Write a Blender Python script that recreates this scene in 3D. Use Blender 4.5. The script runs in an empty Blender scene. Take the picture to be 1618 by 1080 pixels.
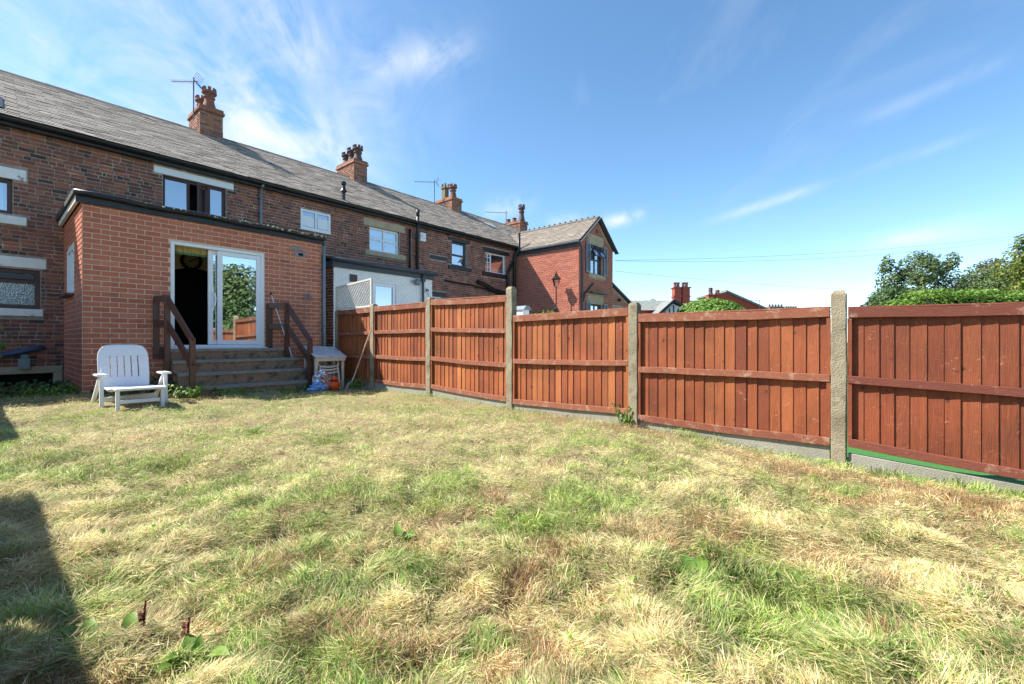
import bpy, math, random
import numpy as np
from mathutils import Vector, Matrix, noise as mnoise
R = math.radians
random.seed(7); rng = np.random.default_rng(7)
scene = bpy.context.scene
col = scene.collection

# ------------------------------------------------------------------ camera, sky, sun, exposure
F, CX, CY, CAMH = 705.0, 809.0, 540.0, 0.97            # focal length and centre in photo pixels, camera height
cam_d = bpy.data.cameras.new('camera'); cam = bpy.data.objects.new('camera', cam_d); col.objects.link(cam)
cam.location = (0, 0, CAMH); cam.rotation_euler = (R(90), 0, 0)
cam_d.sensor_width = 36; cam_d.lens = F/1618*36; cam_d.clip_start = .05; cam_d.clip_end = 3000
scene.camera = cam
D1 = Vector((596., 705., 0)).normalized(); D2 = Vector((-D1.y, D1.x, 0)); THETA = math.atan2(D1.y, D1.x)
C0 = Vector(((130-CX)/F*7.268, 7.268, 0))               # front left corner of the brick extension
SUN = (D1*-.6 + D2*.70 + Vector((0, 0, 1))).normalized()

world = bpy.data.worlds.new('World'); scene.world = world; world.use_nodes = True
def build_sky():
    nt = world.node_tree; N = nt.nodes; L = nt.links; N.clear()
    def nd(t, **k):
        n = N.new(t)
        for a, b in k.items(): setattr(n, a, b)
        return n
    def mth(op, a, b=None, c=None):
        n = nd('ShaderNodeMath', operation=op)
        for i, x in enumerate((a, b, c)):
            if x is None: continue
            if isinstance(x, (int, float)): n.inputs[i].default_value = x
            else: L.new(x, n.inputs[i])
        return n.outputs[0]
    sky = nd('ShaderNodeTexSky', sky_type='NISHITA', sun_disc=False)
    sky.sun_elevation = math.asin(SUN.z); sky.sun_rotation = math.atan2(SUN.x, SUN.y)
    sky.altitude = 50; sky.air_density = .75; sky.dust_density = .25; sky.ozone_density = .5
    geo = nd('ShaderNodeTexCoord'); dirv = geo.outputs['Generated']
    sep = nd('ShaderNodeSeparateXYZ'); L.new(dirv, sep.inputs[0])
    zc = mth('ADD', mth('MAXIMUM', sep.outputs[2], 0.0), .12)
    px_ = mth('DIVIDE', sep.outputs[0], zc); py_ = mth('DIVIDE', sep.outputs[1], zc)
    cmb = nd('ShaderNodeCombineXYZ'); L.new(px_, cmb.inputs[0]); L.new(py_, cmb.inputs[1])
    mp = nd('ShaderNodeMapping'); L.new(cmb.outputs[0], mp.inputs[0]); mp.inputs['Rotation'].default_value = (0, 0, R(-35)); mp.inputs['Scale'].default_value = (1.5, .55, 1)
    nz = nd('ShaderNodeTexNoise'); L.new(mp.outputs[0], nz.inputs[0]); nz.inputs['Scale'].default_value = 1.6; nz.inputs['Detail'].default_value = 9; nz.inputs['Roughness'].default_value = .62; nz.inputs['Distortion'].default_value = .7
    nz2 = nd('ShaderNodeTexNoise'); L.new(dirv, nz2.inputs[0]); nz2.inputs['Scale'].default_value = 7; nz2.inputs['Detail'].default_value = 8; nz2.inputs['Roughness'].default_value = .6; nz2.inputs['Distortion'].default_value = 1.2
    # the individual cirrus clouds: centre, half length, half width, direction, density
    def dr(x, y): return Vector(((x-CX)/F, 1, (CY-y)/F)).normalized()
    blobs = [((250, 60), (640, 340), .22, .30), ((350, 170), (560, 290), .055, .42), ((545, 120), (765, 70), .03, .5), ((380, 0), (520, 90), .04, .34),
             ((-120, -60), (420, 250), .30, .36), ((950, 352), (1022, 338), .012, .85), ((760, 335), (850, 312), .022, .6), ((1115, 352), (1330, 283), .009, .34),
             ((1330, 283), (1570, 200), .008, .17), ((1350, 195), (1618, 85), .010, .13), ((1300, 400), (1618, 340), .016, .22), ((1380, 380), (1618, 365), .010, .22), ((860, 350), (930, 343), .012, .35)]
    tot = None
    for a, b, w, s in blobs:
        A, Bv = dr(*a), dr(*b); c = ((A+Bv)/2).normalized(); ax = (Bv-A); hl = ax.length/2; ax.normalize(); up = c.cross(ax).normalized()
        def dot(vec):
            n = nd('ShaderNodeVectorMath', operation='DOT_PRODUCT'); L.new(dirv, n.inputs[0]); n.inputs[1].default_value = vec; return n.outputs['Value']
        da = mth('DIVIDE', mth('SUBTRACT', dot(ax), ax.dot(c)), hl*.85); db = mth('DIVIDE', mth('SUBTRACT', dot(up), up.dot(c)), w)
        e = mth('ADD', mth('MULTIPLY', mth('MULTIPLY', da, da), mth('MULTIPLY', da, da)), mth('MULTIPLY', db, db))
        g = mth('MULTIPLY', mth('POWER', 2.718, mth('MULTIPLY', e, -1.0)), mth('MULTIPLY', mth('GREATER_THAN', dot(c), .2), s))
        tot = g if tot is None else mth('ADD', tot, g)
    n1 = mth('MULTIPLY', mth('MAXIMUM', mth('SUBTRACT', mth('MULTIPLY', mth('ADD', nz.outputs[0], nz2.outputs[0]), .5), .40), 0), 6.2)
    base = mth('MULTIPLY', mth('MAXIMUM', mth('SUBTRACT', nz.outputs[0], .56), 0), .5)
    fac = mth('MINIMUM', mth('ADD', mth('MULTIPLY', tot, n1), base), .92)
    fac = mth('MULTIPLY', fac, mth('MINIMUM', mth('MULTIPLY', mth('MAXIMUM', sep.outputs[2], 0), 12), 1))
    mix = nd('ShaderNodeMix', data_type='RGBA'); L.new(fac, mix.inputs['Factor']); 
    hs = nd('ShaderNodeHueSaturation'); L.new(sky.outputs[0], hs.inputs['Color']); hs.inputs['Saturation'].default_value = 1.15; hs.inputs['Hue'].default_value = .492
    L.new(hs.outputs[0], mix.inputs['A']); mix.inputs['B'].default_value = (3.75, 3.9, 4.1, 1)
    bg = nd('ShaderNodeBackground'); L.new(mix.outputs['Result'], bg.inputs[0]); bg.inputs[1].default_value = .081
    out = nd('ShaderNodeOutputWorld'); L.new(bg.outputs[0], out.inputs[0])
build_sky()
sun_d = bpy.data.lights.new('sun', 'SUN'); sun_d.energy = 2.95; sun_d.angle = R(.53); sun_d.color = (1, .945, .86)
sun = bpy.data.objects.new('sun', sun_d); col.objects.link(sun); sun.rotation_euler = SUN.to_track_quat('Z', 'Y').to_euler(); sun.location = (-20, 0, 25)
scene.view_settings.view_transform = 'Standard'; scene.view_settings.look = 'None'; scene.view_settings.gamma = 1
scene.view_settings.exposure = 1.86
scene.render.engine = 'CYCLES'; scene.render.resolution_x = 1024; scene.render.resolution_y = 684
scene.cycles.max_bounces = 6; scene.cycles.diffuse_bounces = 4; scene.cycles.glossy_bounces = 3; scene.cycles.transparent_max_bounces = 8

# ------------------------------------------------------------------ helpers
def H(u, v, z=0.): return C0 + D1*u + D2*v + Vector((0, 0, z))
def toUV(p): d = Vector((p[0], p[1], 0)) - C0; return d.dot(D1), d.dot(D2)
def _ray(x): return Vector(((x-CX)/F, 1, 0))
def PV(x, y, v):                                         # pixel on the plane v -> u, z
    r = _ray(x); b = C0 + D2*v; det = -r.x*D1.y + D1.x*r.y; t = (-b.x*D1.y + D1.x*b.y)/det
    p = r*t; return (p-C0).dot(D1), CAMH+(CY-y)/F*t
def QU(x, y, u):                                         # pixel on the plane u -> v, z
    r = _ray(x); b = C0 + D1*u; det = -r.x*D2.y + D2.x*r.y; t = (-b.x*D2.y + D2.x*b.y)/det
    p = r*t; return (p-C0).dot(D2), CAMH+(CY-y)/F*t
def G(x, y, z=0.):                                       # pixel on the ground -> world
    Y = F*(CAMH-z)/(y-CY); return Vector(((x-CX)/F*Y, Y, z))
def at(x, y, Y): return Vector(((x-CX)/F*Y, Y, CAMH+(CY-y)/F*Y))

BASE = {}
class MB:
    def __init__(s): s.v = []; s.f = []; s.c = []
    def pts(s, pts, faces):
        o = len(s.v); s.v += [tuple(p) for p in pts]; s.f += [tuple(i+o for i in f) for f in faces]; return s
    def quad(s, a, b, c, d): return s.pts((a, b, c, d), ((0, 1, 2, 3),))
    def hexa(s, p): return s.pts(p, ((0, 3, 2, 1), (4, 5, 6, 7), (0, 1, 5, 4), (1, 2, 6, 5), (2, 3, 7, 6), (3, 0, 4, 7)))
    def box(s, a0, a1, b0, b1, c0, c1): return s.hexa(((a0, b0, c0), (a1, b0, c0), (a1, b1, c0), (a0, b1, c0), (a0, b0, c1), (a1, b0, c1), (a1, b1, c1), (a0, b1, c1)))
    def beam(s, p, q, w, h, up=(0, 0, 1)):               # rectangular bar from p to q
        p, q = Vector(p), Vector(q); d = (q-p).normalized(); x = d.cross(Vector(up))
        if x.length < 1e-4: x = d.cross(Vector((1, 0, 0)))
        x.normalize(); y = x.cross(d); x *= w/2; y *= h/2
        return s.hexa([p-x-y, p+x-y, p+x+y, p-x+y, q-x-y, q+x-y, q+x+y, q-x+y])
    def tube(s, path, r, n=8, cap=True):
        path = [Vector(p) for p in path]; rs = r if isinstance(r, (list, tuple)) else [r]*len(path); o = len(s.v); ref = None
        for i, p in enumerate(path):
            d = (path[min(i+1, len(path)-1)] - path[max(i-1, 0)]).normalized()
            if ref is None: ref = d.cross(Vector((.31, .17, .93))); ref.normalize()
            ref = (ref - d*ref.dot(d)).normalized(); b = d.cross(ref)
            for k in range(n):
                a = 2*math.pi*k/n; s.v.append(tuple(p + (ref*math.cos(a)+b*math.sin(a))*rs[i]))
        for i in range(len(path)-1):
            for k in range(n): s.f.append((o+i*n+k, o+i*n+(k+1) % n, o+(i+1)*n+(k+1) % n, o+(i+1)*n+k))
        if cap:
            s.f.append(tuple(o+k for k in reversed(range(n)))); s.f.append(tuple(o+(len(path)-1)*n+k for k in range(n)))
        return s
    def lathe(s, c, prof, n=14):
        o = len(s.v)
        for r, z in prof:
            for k in range(n): a = 2*math.pi*k/n; s.v.append((c[0]+r*math.cos(a), c[1]+r*math.sin(a), c[2]+z))
        for i in range(len(prof)-1):
            for k in range(n): s.f.append((o+i*n+k, o+i*n+(k+1) % n, o+(i+1)*n+(k+1) % n, o+(i+1)*n+k))
        s.f.append(tuple(o+k for k in reversed(range(n)))); s.f.append(tuple(o+(len(prof)-1)*n+k for k in range(n))); return s
    def leaf(s, p, d, nrm, ln, w):                       # pointed leaf of two folded halves
        d = Vector(d).normalized(); x = d.cross(Vector(nrm)); x = x.normalized() if x.length > 1e-5 else Vector((1, 0, 0)); n = x.cross(d); p = Vector(p)
        return s.pts((p, p+d*ln*.45+x*w/2+n*w*.15, p+d*ln, p+d*ln*.45-x*w/2+n*w*.15), ((0, 1, 2), (0, 2, 3)))
    def build(s, name, mat, parent=None, base=None, smooth=False, bevel=0, kind=None, raw=False):
        me = bpy.data.meshes.new(name); b = BASE[parent.name] if parent is not None else (base or (0, 0, 0))
        me.from_pydata([(p[0]-b[0], p[1]-b[1], p[2]-b[2]) for p in s.v], [], s.f)
        me.materials.append(mat); o = bpy.data.objects.new(name, me); col.objects.link(o); BASE[o.name] = b
        if parent is not None: o.parent = parent
        elif raw: o.location = b
        else: o.location = H(*b); o.rotation_euler = (0, 0, THETA)
        if smooth: me.polygons.foreach_set('use_smooth', [True]*len(me.polygons))
        if bevel:
            m = o.modifiers.new('bevel', 'BEVEL'); m.width = bevel; m.segments = 2; m.limit_method = 'ANGLE'
        if kind: o['kind'] = kind
        return o
def tag(o, label, cat, group=None):
    o['label'] = label; o['category'] = cat
    if group: o['group'] = group
    return o
def thing(name, label, cat, base, group=None, raw=False):
    o = bpy.data.objects.new(name, None); col.objects.link(o); BASE[o.name] = tuple(base); o.empty_display_size = .2
    if raw: o.location = base
    else: o.location = H(*base); o.rotation_euler = (0, 0, THETA)
    return tag(o, label, cat, group)
def child(name, mesh, parent, loc, rot=(0, 0, 0)):       # one piece that shares its mesh with its fellows
    o = bpy.data.objects.new(name, mesh); col.objects.link(o); b = BASE[parent.name]; BASE[o.name] = tuple(loc)
    o.parent = parent; o.location = (loc[0]-b[0], loc[1]-b[1], loc[2]-b[2]); o.rotation_euler = rot; return o

# ------------------------------------------------------------------ materials
MATS = {}
def mat(name, stops, rough=.8, rnd=True, nscale=6., namt=.25, stretch=(1, 1, 1), bump=.0, bscale=60., spec=.4, metal=0., fine=.12, stain=None, stain_scale=2., stain_lo=.5, stain_hi=.7, transl=0., vcol=False, knots=False):
    m = bpy.data.materials.new(name); m.use_nodes = True; nt = m.node_tree; N = nt.nodes; L = nt.links; N.clear()
    out = N.new('ShaderNodeOutputMaterial'); bs = N.new('ShaderNodeBsdfPrincipled'); L.new(bs.outputs[0], out.inputs[0])
    bs.inputs['Roughness'].default_value = rough; bs.inputs['Specular IOR Level'].default_value = spec; bs.inputs['Metallic'].default_value = metal
    geo = N.new('ShaderNodeNewGeometry'); mp = N.new('ShaderNodeMapping'); L.new(geo.outputs['Position'], mp.inputs[0]); mp.inputs['Scale'].default_value = stretch
    nz = N.new('ShaderNodeTexNoise'); L.new(mp.outputs[0], nz.inputs[0]); nz.inputs['Scale'].default_value = nscale; nz.inputs['Detail'].default_value = 6; nz.inputs['Roughness'].default_value = .65
    nf = N.new('ShaderNodeTexNoise'); L.new(mp.outputs[0], nf.inputs[0]); nf.inputs['Scale'].default_value = bscale; nf.inputs['Detail'].default_value = 4
    def mth(op, a, b=None):
        n = N.new('ShaderNodeMath'); n.operation = op
        for i, x in enumerate((a, b)):
            if x is None: continue
            if isinstance(x, (int, float)): n.inputs[i].default_value = x
            else: L.new(x, n.inputs[i])
        return n.outputs[0]
    if vcol:
        at_ = N.new('ShaderNodeAttribute'); at_.attribute_name = 'tint'; colr = at_.outputs['Color']
    else:
        ramp = N.new('ShaderNodeValToRGB'); e = ramp.color_ramp.elements
        if len(stops) == 1: stops = [stops[0], stops[0]]
        for i, c in enumerate(stops):
            p = i/(len(stops)-1)
            if i < 2: el = e[i]; el.position = p
            else: el = e.new(p)
            el.color = (*c, 1)
        for i, c in enumerate(stops): e[i].position = i/(len(stops)-1); e[i].color = (*c, 1)
        if rnd:
            oi = N.new('ShaderNodeObjectInfo'); fr = mth('FRACT', mth('ADD', oi.outputs['Random'], geo.outputs['Random Per Island']))
            fr = mth('ADD', mth('MULTIPLY', fr, .8), mth('MULTIPLY', nz.outputs[0], .2))
        else: fr = mth('ADD', mth('MULTIPLY', mth('SUBTRACT', nz.outputs[0], .5), 2.2), .5)
        L.new(fr, ramp.inputs[0]); colr = ramp.outputs[0]
    k = mth('ADD', mth('ADD', mth('MULTIPLY', mth('SUBTRACT', nz.outputs[0], .5), namt*2.4), 1), mth('MULTIPLY', mth('SUBTRACT', nf.outputs[0], .5), fine*2.4))
    mx = N.new('ShaderNodeVectorMath'); mx.operation = 'SCALE'; L.new(colr, mx.inputs[0]); L.new(k, mx.inputs['Scale']); colr = mx.outputs[0]
    if stain:
        ns = N.new('ShaderNodeTexNoise'); L.new(geo.outputs['Position'], ns.inputs[0]); ns.inputs['Scale'].default_value = stain_scale; ns.inputs['Detail'].default_value = 7; ns.inputs['Roughness'].default_value = .7
        mr = N.new('ShaderNodeMapRange'); L.new(ns.outputs[0], mr.inputs[0]); mr.inputs[1].default_value = stain_lo; mr.inputs[2].default_value = stain_hi
        mi = N.new('ShaderNodeMix'); mi.data_type = 'RGBA'; L.new(mr.outputs[0], mi.inputs['Factor']); L.new(colr, mi.inputs['A']); mi.inputs['B'].default_value = (*stain, 1); colr = mi.outputs['Result']
    if knots:                                             # knots and pale scuffs laid out on the plane of the fence
        mq = N.new('ShaderNodeMapping'); mq.vector_type = 'TEXTURE'; mq.inputs['Rotation'].default_value = (0, 0, THETA); L.new(geo.outputs['Position'], mq.inputs[0])
        mq2 = N.new('ShaderNodeMapping'); mq2.inputs['Scale'].default_value = (0, 1.25, .85); L.new(mq.outputs[0], mq2.inputs[0])
        vz = N.new('ShaderNodeTexVoronoi'); vz.inputs['Scale'].default_value = 5.5; L.new(mq2.outputs[0], vz.inputs[0])
        kr = N.new('ShaderNodeValToRGB'); kr.color_ramp.elements[0].position = .06; kr.color_ramp.elements[0].color = (1, 1, 1, 1); kr.color_ramp.elements[1].position = .135; kr.color_ramp.elements[1].color = (0, 0, 0, 1); L.new(vz.outputs['Distance'], kr.inputs[0])
        vr = mth('GREATER_THAN', vz.outputs['Color'], .45); kf = mth('MULTIPLY', mth('MULTIPLY', kr.outputs[0], vr), .8)
        mi = N.new('ShaderNodeMix'); mi.data_type = 'RGBA'; L.new(kf, mi.inputs['Factor']); L.new(colr, mi.inputs['A']); mi.inputs['B'].default_value = (.045, .016, .010, 1); colr = mi.outputs['Result']
        nl = N.new('ShaderNodeTexNoise'); nl.inputs['Scale'].default_value = 1.7; nl.inputs['Detail'].default_value = 5; L.new(geo.outputs['Position'], nl.inputs[0]); fd = mth('ADD', mth('MULTIPLY', mth('SUBTRACT', nl.outputs[0], .5), 1.5), 1.0)
        fv = N.new('ShaderNodeVectorMath'); fv.operation = 'SCALE'; L.new(colr, fv.inputs[0]); L.new(fd, fv.inputs['Scale']); colr = fv.outputs[0]
        mq3 = N.new('ShaderNodeMapping'); mq3.inputs['Scale'].default_value = (1, 1, 1.9); L.new(mq.outputs[0], mq3.inputs[0]); ns = N.new('ShaderNodeTexNoise'); ns.inputs['Scale'].default_value = 14; ns.inputs['Detail'].default_value = 8; ns.inputs['Roughness'].default_value = .75; ns.inputs['Distortion'].default_value = 1.5; L.new(mq3.outputs[0], ns.inputs[0])
        sr = N.new('ShaderNodeMapRange'); L.new(ns.outputs[0], sr.inputs[0]); sr.inputs[1].default_value = .60; sr.inputs[2].default_value = .70; sr.inputs[4].default_value = .75
        mi = N.new('ShaderNodeMix'); mi.data_type = 'RGBA'; L.new(sr.outputs[0], mi.inputs['Factor']); L.new(colr, mi.inputs['A']); mi.inputs['B'].default_value = (.46, .27, .19, 1); colr = mi.outputs['Result']
    L.new(colr, bs.inputs['Base Color'])
    if bump:
        bn = N.new('ShaderNodeBump'); bn.inputs['Strength'].default_value = bump; bn.inputs['Distance'].default_value = .01; L.new(nf.outputs[0], bn.inputs['Height']); L.new(bn.outputs[0], bs.inputs['Normal'])
    if transl:
        tr = N.new('ShaderNodeBsdfTranslucent'); L.new(colr, tr.inputs[0]); ms = N.new('ShaderNodeMixShader'); ms.inputs[0].default_value = transl
        L.new(bs.outputs[0], ms.inputs[1]); L.new(tr.outputs[0], ms.inputs[2]); L.new(ms.outputs[0], out.inputs[0])
    MATS[name] = m; return m
def glass(name, refl=.35, tint=(.8, .85, .85), rough=.01, body=None):
    m = bpy.data.materials.new(name); m.use_nodes = True; nt = m.node_tree; N = nt.nodes; L = nt.links; N.clear()
    out = N.new('ShaderNodeOutputMaterial'); t = N.new('ShaderNodeBsdfTransparent'); t.inputs[0].default_value = (*tint, 1)
    if body: t = N.new('ShaderNodeBsdfDiffuse'); t.inputs[0].default_value = (*body, 1)
    g = N.new('ShaderNodeBsdfGlossy'); g.inputs['Roughness'].default_value = rough; g.inputs[0].default_value = (.95, .97, 1, 1)
    if body:
        geo = N.new('ShaderNodeNewGeometry'); vz = N.new('ShaderNodeTexVoronoi'); vz.inputs['Scale'].default_value = 45; L.new(geo.outputs['Position'], vz.inputs[0]); bn = N.new('ShaderNodeBump'); bn.inputs['Strength'].default_value = .8; bn.inputs['Distance'].default_value = .01; L.new(vz.outputs[0], bn.inputs['Height']); L.new(bn.outputs[0], g.inputs['Normal']); L.new(bn.outputs[0], t.inputs['Normal'])
    lw = N.new('ShaderNodeFresnel'); lw.inputs[0].default_value = 1.5; mr = N.new('ShaderNodeMapRange'); L.new(lw.outputs[0], mr.inputs[0]); mr.inputs[1].default_value = 0; mr.inputs[2].default_value = 1; mr.inputs[3].default_value = refl; mr.inputs[4].default_value = 1
    mx = N.new('ShaderNodeMixShader'); L.new(mr.outputs[0], mx.inputs[0]); L.new(t.outputs[0], mx.inputs[1]); L.new(g.outputs[0], mx.inputs[2]); L.new(mx.outputs[0], out.inputs[0]); return m

m_brick = mat('brick_orange', [(.38, .112, .066), (.49, .16, .092), (.43, .132, .076), (.54, .20, .118), (.46, .148, .085), (.33, .095, .062)], rough=.85, nscale=9, namt=.16, bump=.5, bscale=130, fine=.18, stain=(.24, .095, .07), stain_scale=1.6, stain_lo=.56, stain_hi=.78)
m_mortar = mat('mortar_buff', [(.74, .58, .45), (.66, .50, .38)], rough=.95, rnd=False, nscale=12, bump=.6, bscale=200)
m_obrick = mat('brick_old', [(.06, .045, .042), (.24, .088, .062), (.34, .115, .07), (.17, .078, .062), (.42, .145, .08), (.13, .065, .055), (.29, .10, .066), (.05, .042, .04), (.37, .125, .075)], rough=.9, nscale=7, namt=.3, bump=.8, bscale=90, fine=.25, stain=(.035, .03, .03), stain_scale=1.1, stain_lo=.58, stain_hi=.74)
m_omortar = mat('mortar_old', [(.48, .40, .335), (.30, .245, .205), (.60, .51, .43)], rough=.95, rnd=False, nscale=3, namt=.25, bump=.7, bscale=150)
m_wbrick = mat('brick_wing', [(.38, .115, .07), (.45, .145, .085), (.33, .10, .066), (.42, .13, .075), (.27, .09, .066)], rough=.88, nscale=6, namt=.15, bump=.4, bscale=90)
m_wmortar = mat('mortar_wing', [(.52, .38, .30)], rough=.95, rnd=False)
m_cbrick = mat('brick_chimney', [(.13, .075, .055), (.27, .115, .072), (.37, .17, .105), (.21, .095, .065), (.085, .062, .055)], rough=.9, nscale=6, namt=.3, bump=.6, bscale=70, stain=(.05, .045, .036), stain_scale=2.2, stain_lo=.55, stain_hi=.75)
m_fbrick = mat('brick_far', [(.36, .085, .05), (.30, .07, .045)], rough=.9, rnd=False)
m_white_brick = mat('painted_brick', [(.80, .785, .75), (.84, .825, .79)], rough=.6, nscale=3, namt=.06, bump=.3, bscale=60)
m_slate = mat('slate', [(.20, .170, .143), (.32, .272, .226), (.26, .222, .186), (.40, .342, .285), (.165, .144, .124), (.29, .248, .205)], rough=.8, spec=.25, nscale=4, namt=.2, bump=.4, bscale=40, stain=(.15, .145, .085), stain_scale=1.6, stain_lo=.60, stain_hi=.85)
m_ridge = mat('ridge_tile', [(.11, .10, .09), (.16, .14, .12)], rough=.8, nscale=8, namt=.3)
m_black = mat('black_paint', [(.012, .012, .014), (.022, .022, .024)], rough=.38, rnd=False, namt=.3, bump=.2, bscale=30)
m_felt = mat('roof_felt', [(.035, .036, .036), (.06, .06, .055)], rough=.9, rnd=False, nscale=12, namt=.4, stain=(.22, .21, .17), stain_scale=5, stain_lo=.58, stain_hi=.70)
m_grey = mat('grey_plastic', [(.20, .23, .25)], rough=.45, rnd=False, namt=.12)
m_dgrey = mat('slate_blue_paint', [(.045, .055, .065), (.06, .07, .08)], rough=.5, rnd=False, namt=.2)
m_lead = mat('lead', [(.26, .27, .28), (.36, .37, .37)], rough=.6, rnd=False, namt=.2)
m_upvc = mat('white_upvc', [(.80, .81, .82)], rough=.3, rnd=False, namt=.03, fine=.02)
m_wpaint = mat('flaking_white_paint', [(.72, .70, .66), (.80, .78, .74)], rough=.7, rnd=False, nscale=5, namt=.1, stain=(.25, .21, .17), stain_scale=4, stain_lo=.60, stain_hi=.66)
m_stone = mat('sandstone', [(.38, .31, .21), (.47, .39, .27)], rough=.9, rnd=False, nscale=6, namt=.2, bump=.4, bscale=80, stain=(.15, .12, .09), stain_scale=3, stain_lo=.58, stain_hi=.8)
m_maroon = mat('brown_frame', [(.065, .030, .028), (.09, .042, .036)], rough=.45, rnd=False, namt=.15)
m_conc = mat('concrete', [(.215, .18, .115), (.31, .265, .18), (.25, .215, .145)], rough=.95, rnd=False, nscale=9, namt=.18, bump=1.0, bscale=90, fine=.35, stain=(.11, .092, .055), stain_scale=4.5, stain_lo=.48, stain_hi=.72)
m_gravelb = mat('gravel_board', [(.36, .34, .29), (.29, .275, .225), (.23, .22, .155)], rough=.95, rnd=False, nscale=2.5, namt=.15, bump=.6, bscale=110, stain=(.20, .20, .12), stain_scale=2.2, stain_lo=.52, stain_hi=.72)
m_step = mat('step_concrete', [(.20, .13, .08), (.33, .225, .145), (.25, .17, .108)], rough=.95, rnd=False, nscale=14, namt=.4, bump=1.2, bscale=80, fine=.4, stain=(.06, .055, .045), stain_scale=5, stain_lo=.5, stain_hi=.66)
m_tread = mat('step_tread', [(.25, .225, .185), (.31, .285, .24)], rough=.9, rnd=False, nscale=8, namt=.25, bump=.7, bscale=90)
WOODST = dict(rough=.72, nscale=5, namt=.32, stretch=(9, 9, .55), bump=.5, bscale=22, fine=.22, knots=True)
m_wood = mat('stained_boards', [(.20, .050, .018), (.30, .088, .027), (.245, .064, .020), (.36, .12, .038), (.18, .045, .018), (.28, .078, .024)], stain=(.11, .035, .02), stain_scale=9, stain_lo=.63, stain_hi=.72, **WOODST)
m_wood2 = mat('dark_stained_boards', [(.135, .030, .012), (.19, .047, .016), (.16, .037, .013), (.225, .060, .021), (.12, .028, .012)], stain=(.075, .024, .016), stain_scale=9, stain_lo=.63, stain_hi=.72, **WOODST)
m_wood3 = mat('red_stained_boards', [(.18, .043, .015), (.26, .068, .021), (.21, .052, .017), (.30, .088, .028), (.165, .039, .015), (.24, .062, .019)], stain=(.09, .028, .016), stain_scale=9, stain_lo=.63, stain_hi=.72, **WOODST)
m_rail2 = mat('dark_rail', [(.145, .038, .021), (.18, .052, .03), (.125, .033, .019)], rough=.8, nscale=5, namt=.3, stretch=(1.4, 1.4, 14), bump=.5, bscale=20, fine=.2, stain=(.36, .22, .15), stain_scale=6, stain_lo=.58, stain_hi=.72)
m_rail = mat('weathered_rail', [(.215, .066, .032), (.27, .095, .05), (.19, .055, .028)], rough=.8, nscale=5, namt=.3, stretch=(1.4, 1.4, 14), bump=.5, bscale=20, fine=.2, stain=(.40, .27, .18), stain_scale=9, stain_lo=.52, stain_hi=.72)
m_hrail = mat('brown_handrail', [(.075, .028, .016), (.11, .042, .025)], rough=.42, spec=.6, nscale=5, namt=.2, stretch=(4, 4, 1), bump=.2, bscale=25)
m_plast = mat('white_plastic', [(.70, .72, .76), (.76, .77, .79)], rough=.4, rnd=False, nscale=6, namt=.06, stain=(.42, .36, .26), stain_scale=7, stain_lo=.64, stain_hi=.78)
m_cplast = mat('cream_plastic', [(.62, .54, .44), (.68, .60, .50)], rough=.45, rnd=False, namt=.1)
m_tabtop = mat('table_plastic', [(.55, .56, .58), (.64, .65, .66)], rough=.5, rnd=False, nscale=18, namt=.2, stain=(.33, .32, .30), stain_scale=10, stain_lo=.52, stain_hi=.7)
m_trell = mat('trellis_wood', [(.50, .48, .44), (.58, .55, .50)], rough=.85, namt=.15)
m_clay = mat('clay_pot', [(.26, .105, .07), (.20, .085, .065)], rough=.8, rnd=False, nscale=5, namt=.3, stain=(.06, .05, .045), stain_scale=4, stain_lo=.5, stain_hi=.7)
m_dclay = mat('dark_clay_pot', [(.085, .055, .055), (.12, .075, .07)], rough=.75, rnd=False, nscale=6, namt=.3)
m_yclay = mat('buff_pot', [(.20, .165, .095), (.15, .125, .075)], rough=.85, rnd=False, nscale=6, namt=.3)
m_alum = mat('aerial_metal', [(.10, .10, .11)], rough=.5, rnd=False, metal=.3)
m_cream = mat('cream_wall', [(.80, .68, .44), (.84, .72, .48)], rough=.9, rnd=False, namt=.05)
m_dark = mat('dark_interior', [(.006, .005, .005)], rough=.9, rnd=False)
m_room = mat('dim_room', [(.10, .09, .08)], rough=.9, rnd=False)
m_carpet = mat('carpet', [(.07, .035, .03)], rough=1, rnd=False)
m_curt = mat('yellow_curtain', [(.62, .47, .16), (.70, .55, .22)], rough=.9, rnd=False, transl=.3)
m_green_trim = mat('green_trim', [(.10, .22, .10)], rough=.9, rnd=False)
m_net = mat('net_curtain', [(.72, .73, .74)], rough=.9, rnd=False, namt=.08)
m_orange = mat('orange_plastic', [(.72, .085, .012)], rough=.35, rnd=False, namt=.12)
m_bag = glass('clear_polythene', .10, (.80, .82, .86), .35)
m_bluebag = mat('blue_plastic', [(.10, .28, .62), (.25, .45, .75)], rough=.3, rnd=False, nscale=20, namt=.4)
m_pole = mat('pale_pole', [(.62, .66, .72)], rough=.35, rnd=False, namt=.1)
m_rake = mat('rake_metal', [(.30, .30, .28)], rough=.4, rnd=False, metal=.6)
m_rakeh = mat('rake_handle', [(.50, .36, .24), (.42, .28, .18)], rough=.6, rnd=False, namt=.2)
m_bluegrey = mat('blue_grey_pipe', [(.045, .07, .13), (.06, .09, .16)], rough=.4, rnd=False, namt=.2)
m_glass = glass('window_glass', .42); m_dglass = glass('door_glass', .60, (.7, .75, .74)); m_frost = glass('obscured_glass', .22, body=(.14, .19, .16), rough=.12)
m_lamp = glass('lantern_glass', .15, (.9, .88, .8))
m_moss = mat('moss', [(.30, .29, .22), (.42, .41, .35), (.16, .17, .06), (.09, .10, .035)], rough=1, nscale=20, namt=.4)
m_leaf = mat('weed_leaf', [(.12, .22, .03), (.18, .30, .045), (.08, .15, .025)], rough=.55, nscale=4, namt=.2, transl=.3)
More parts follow.
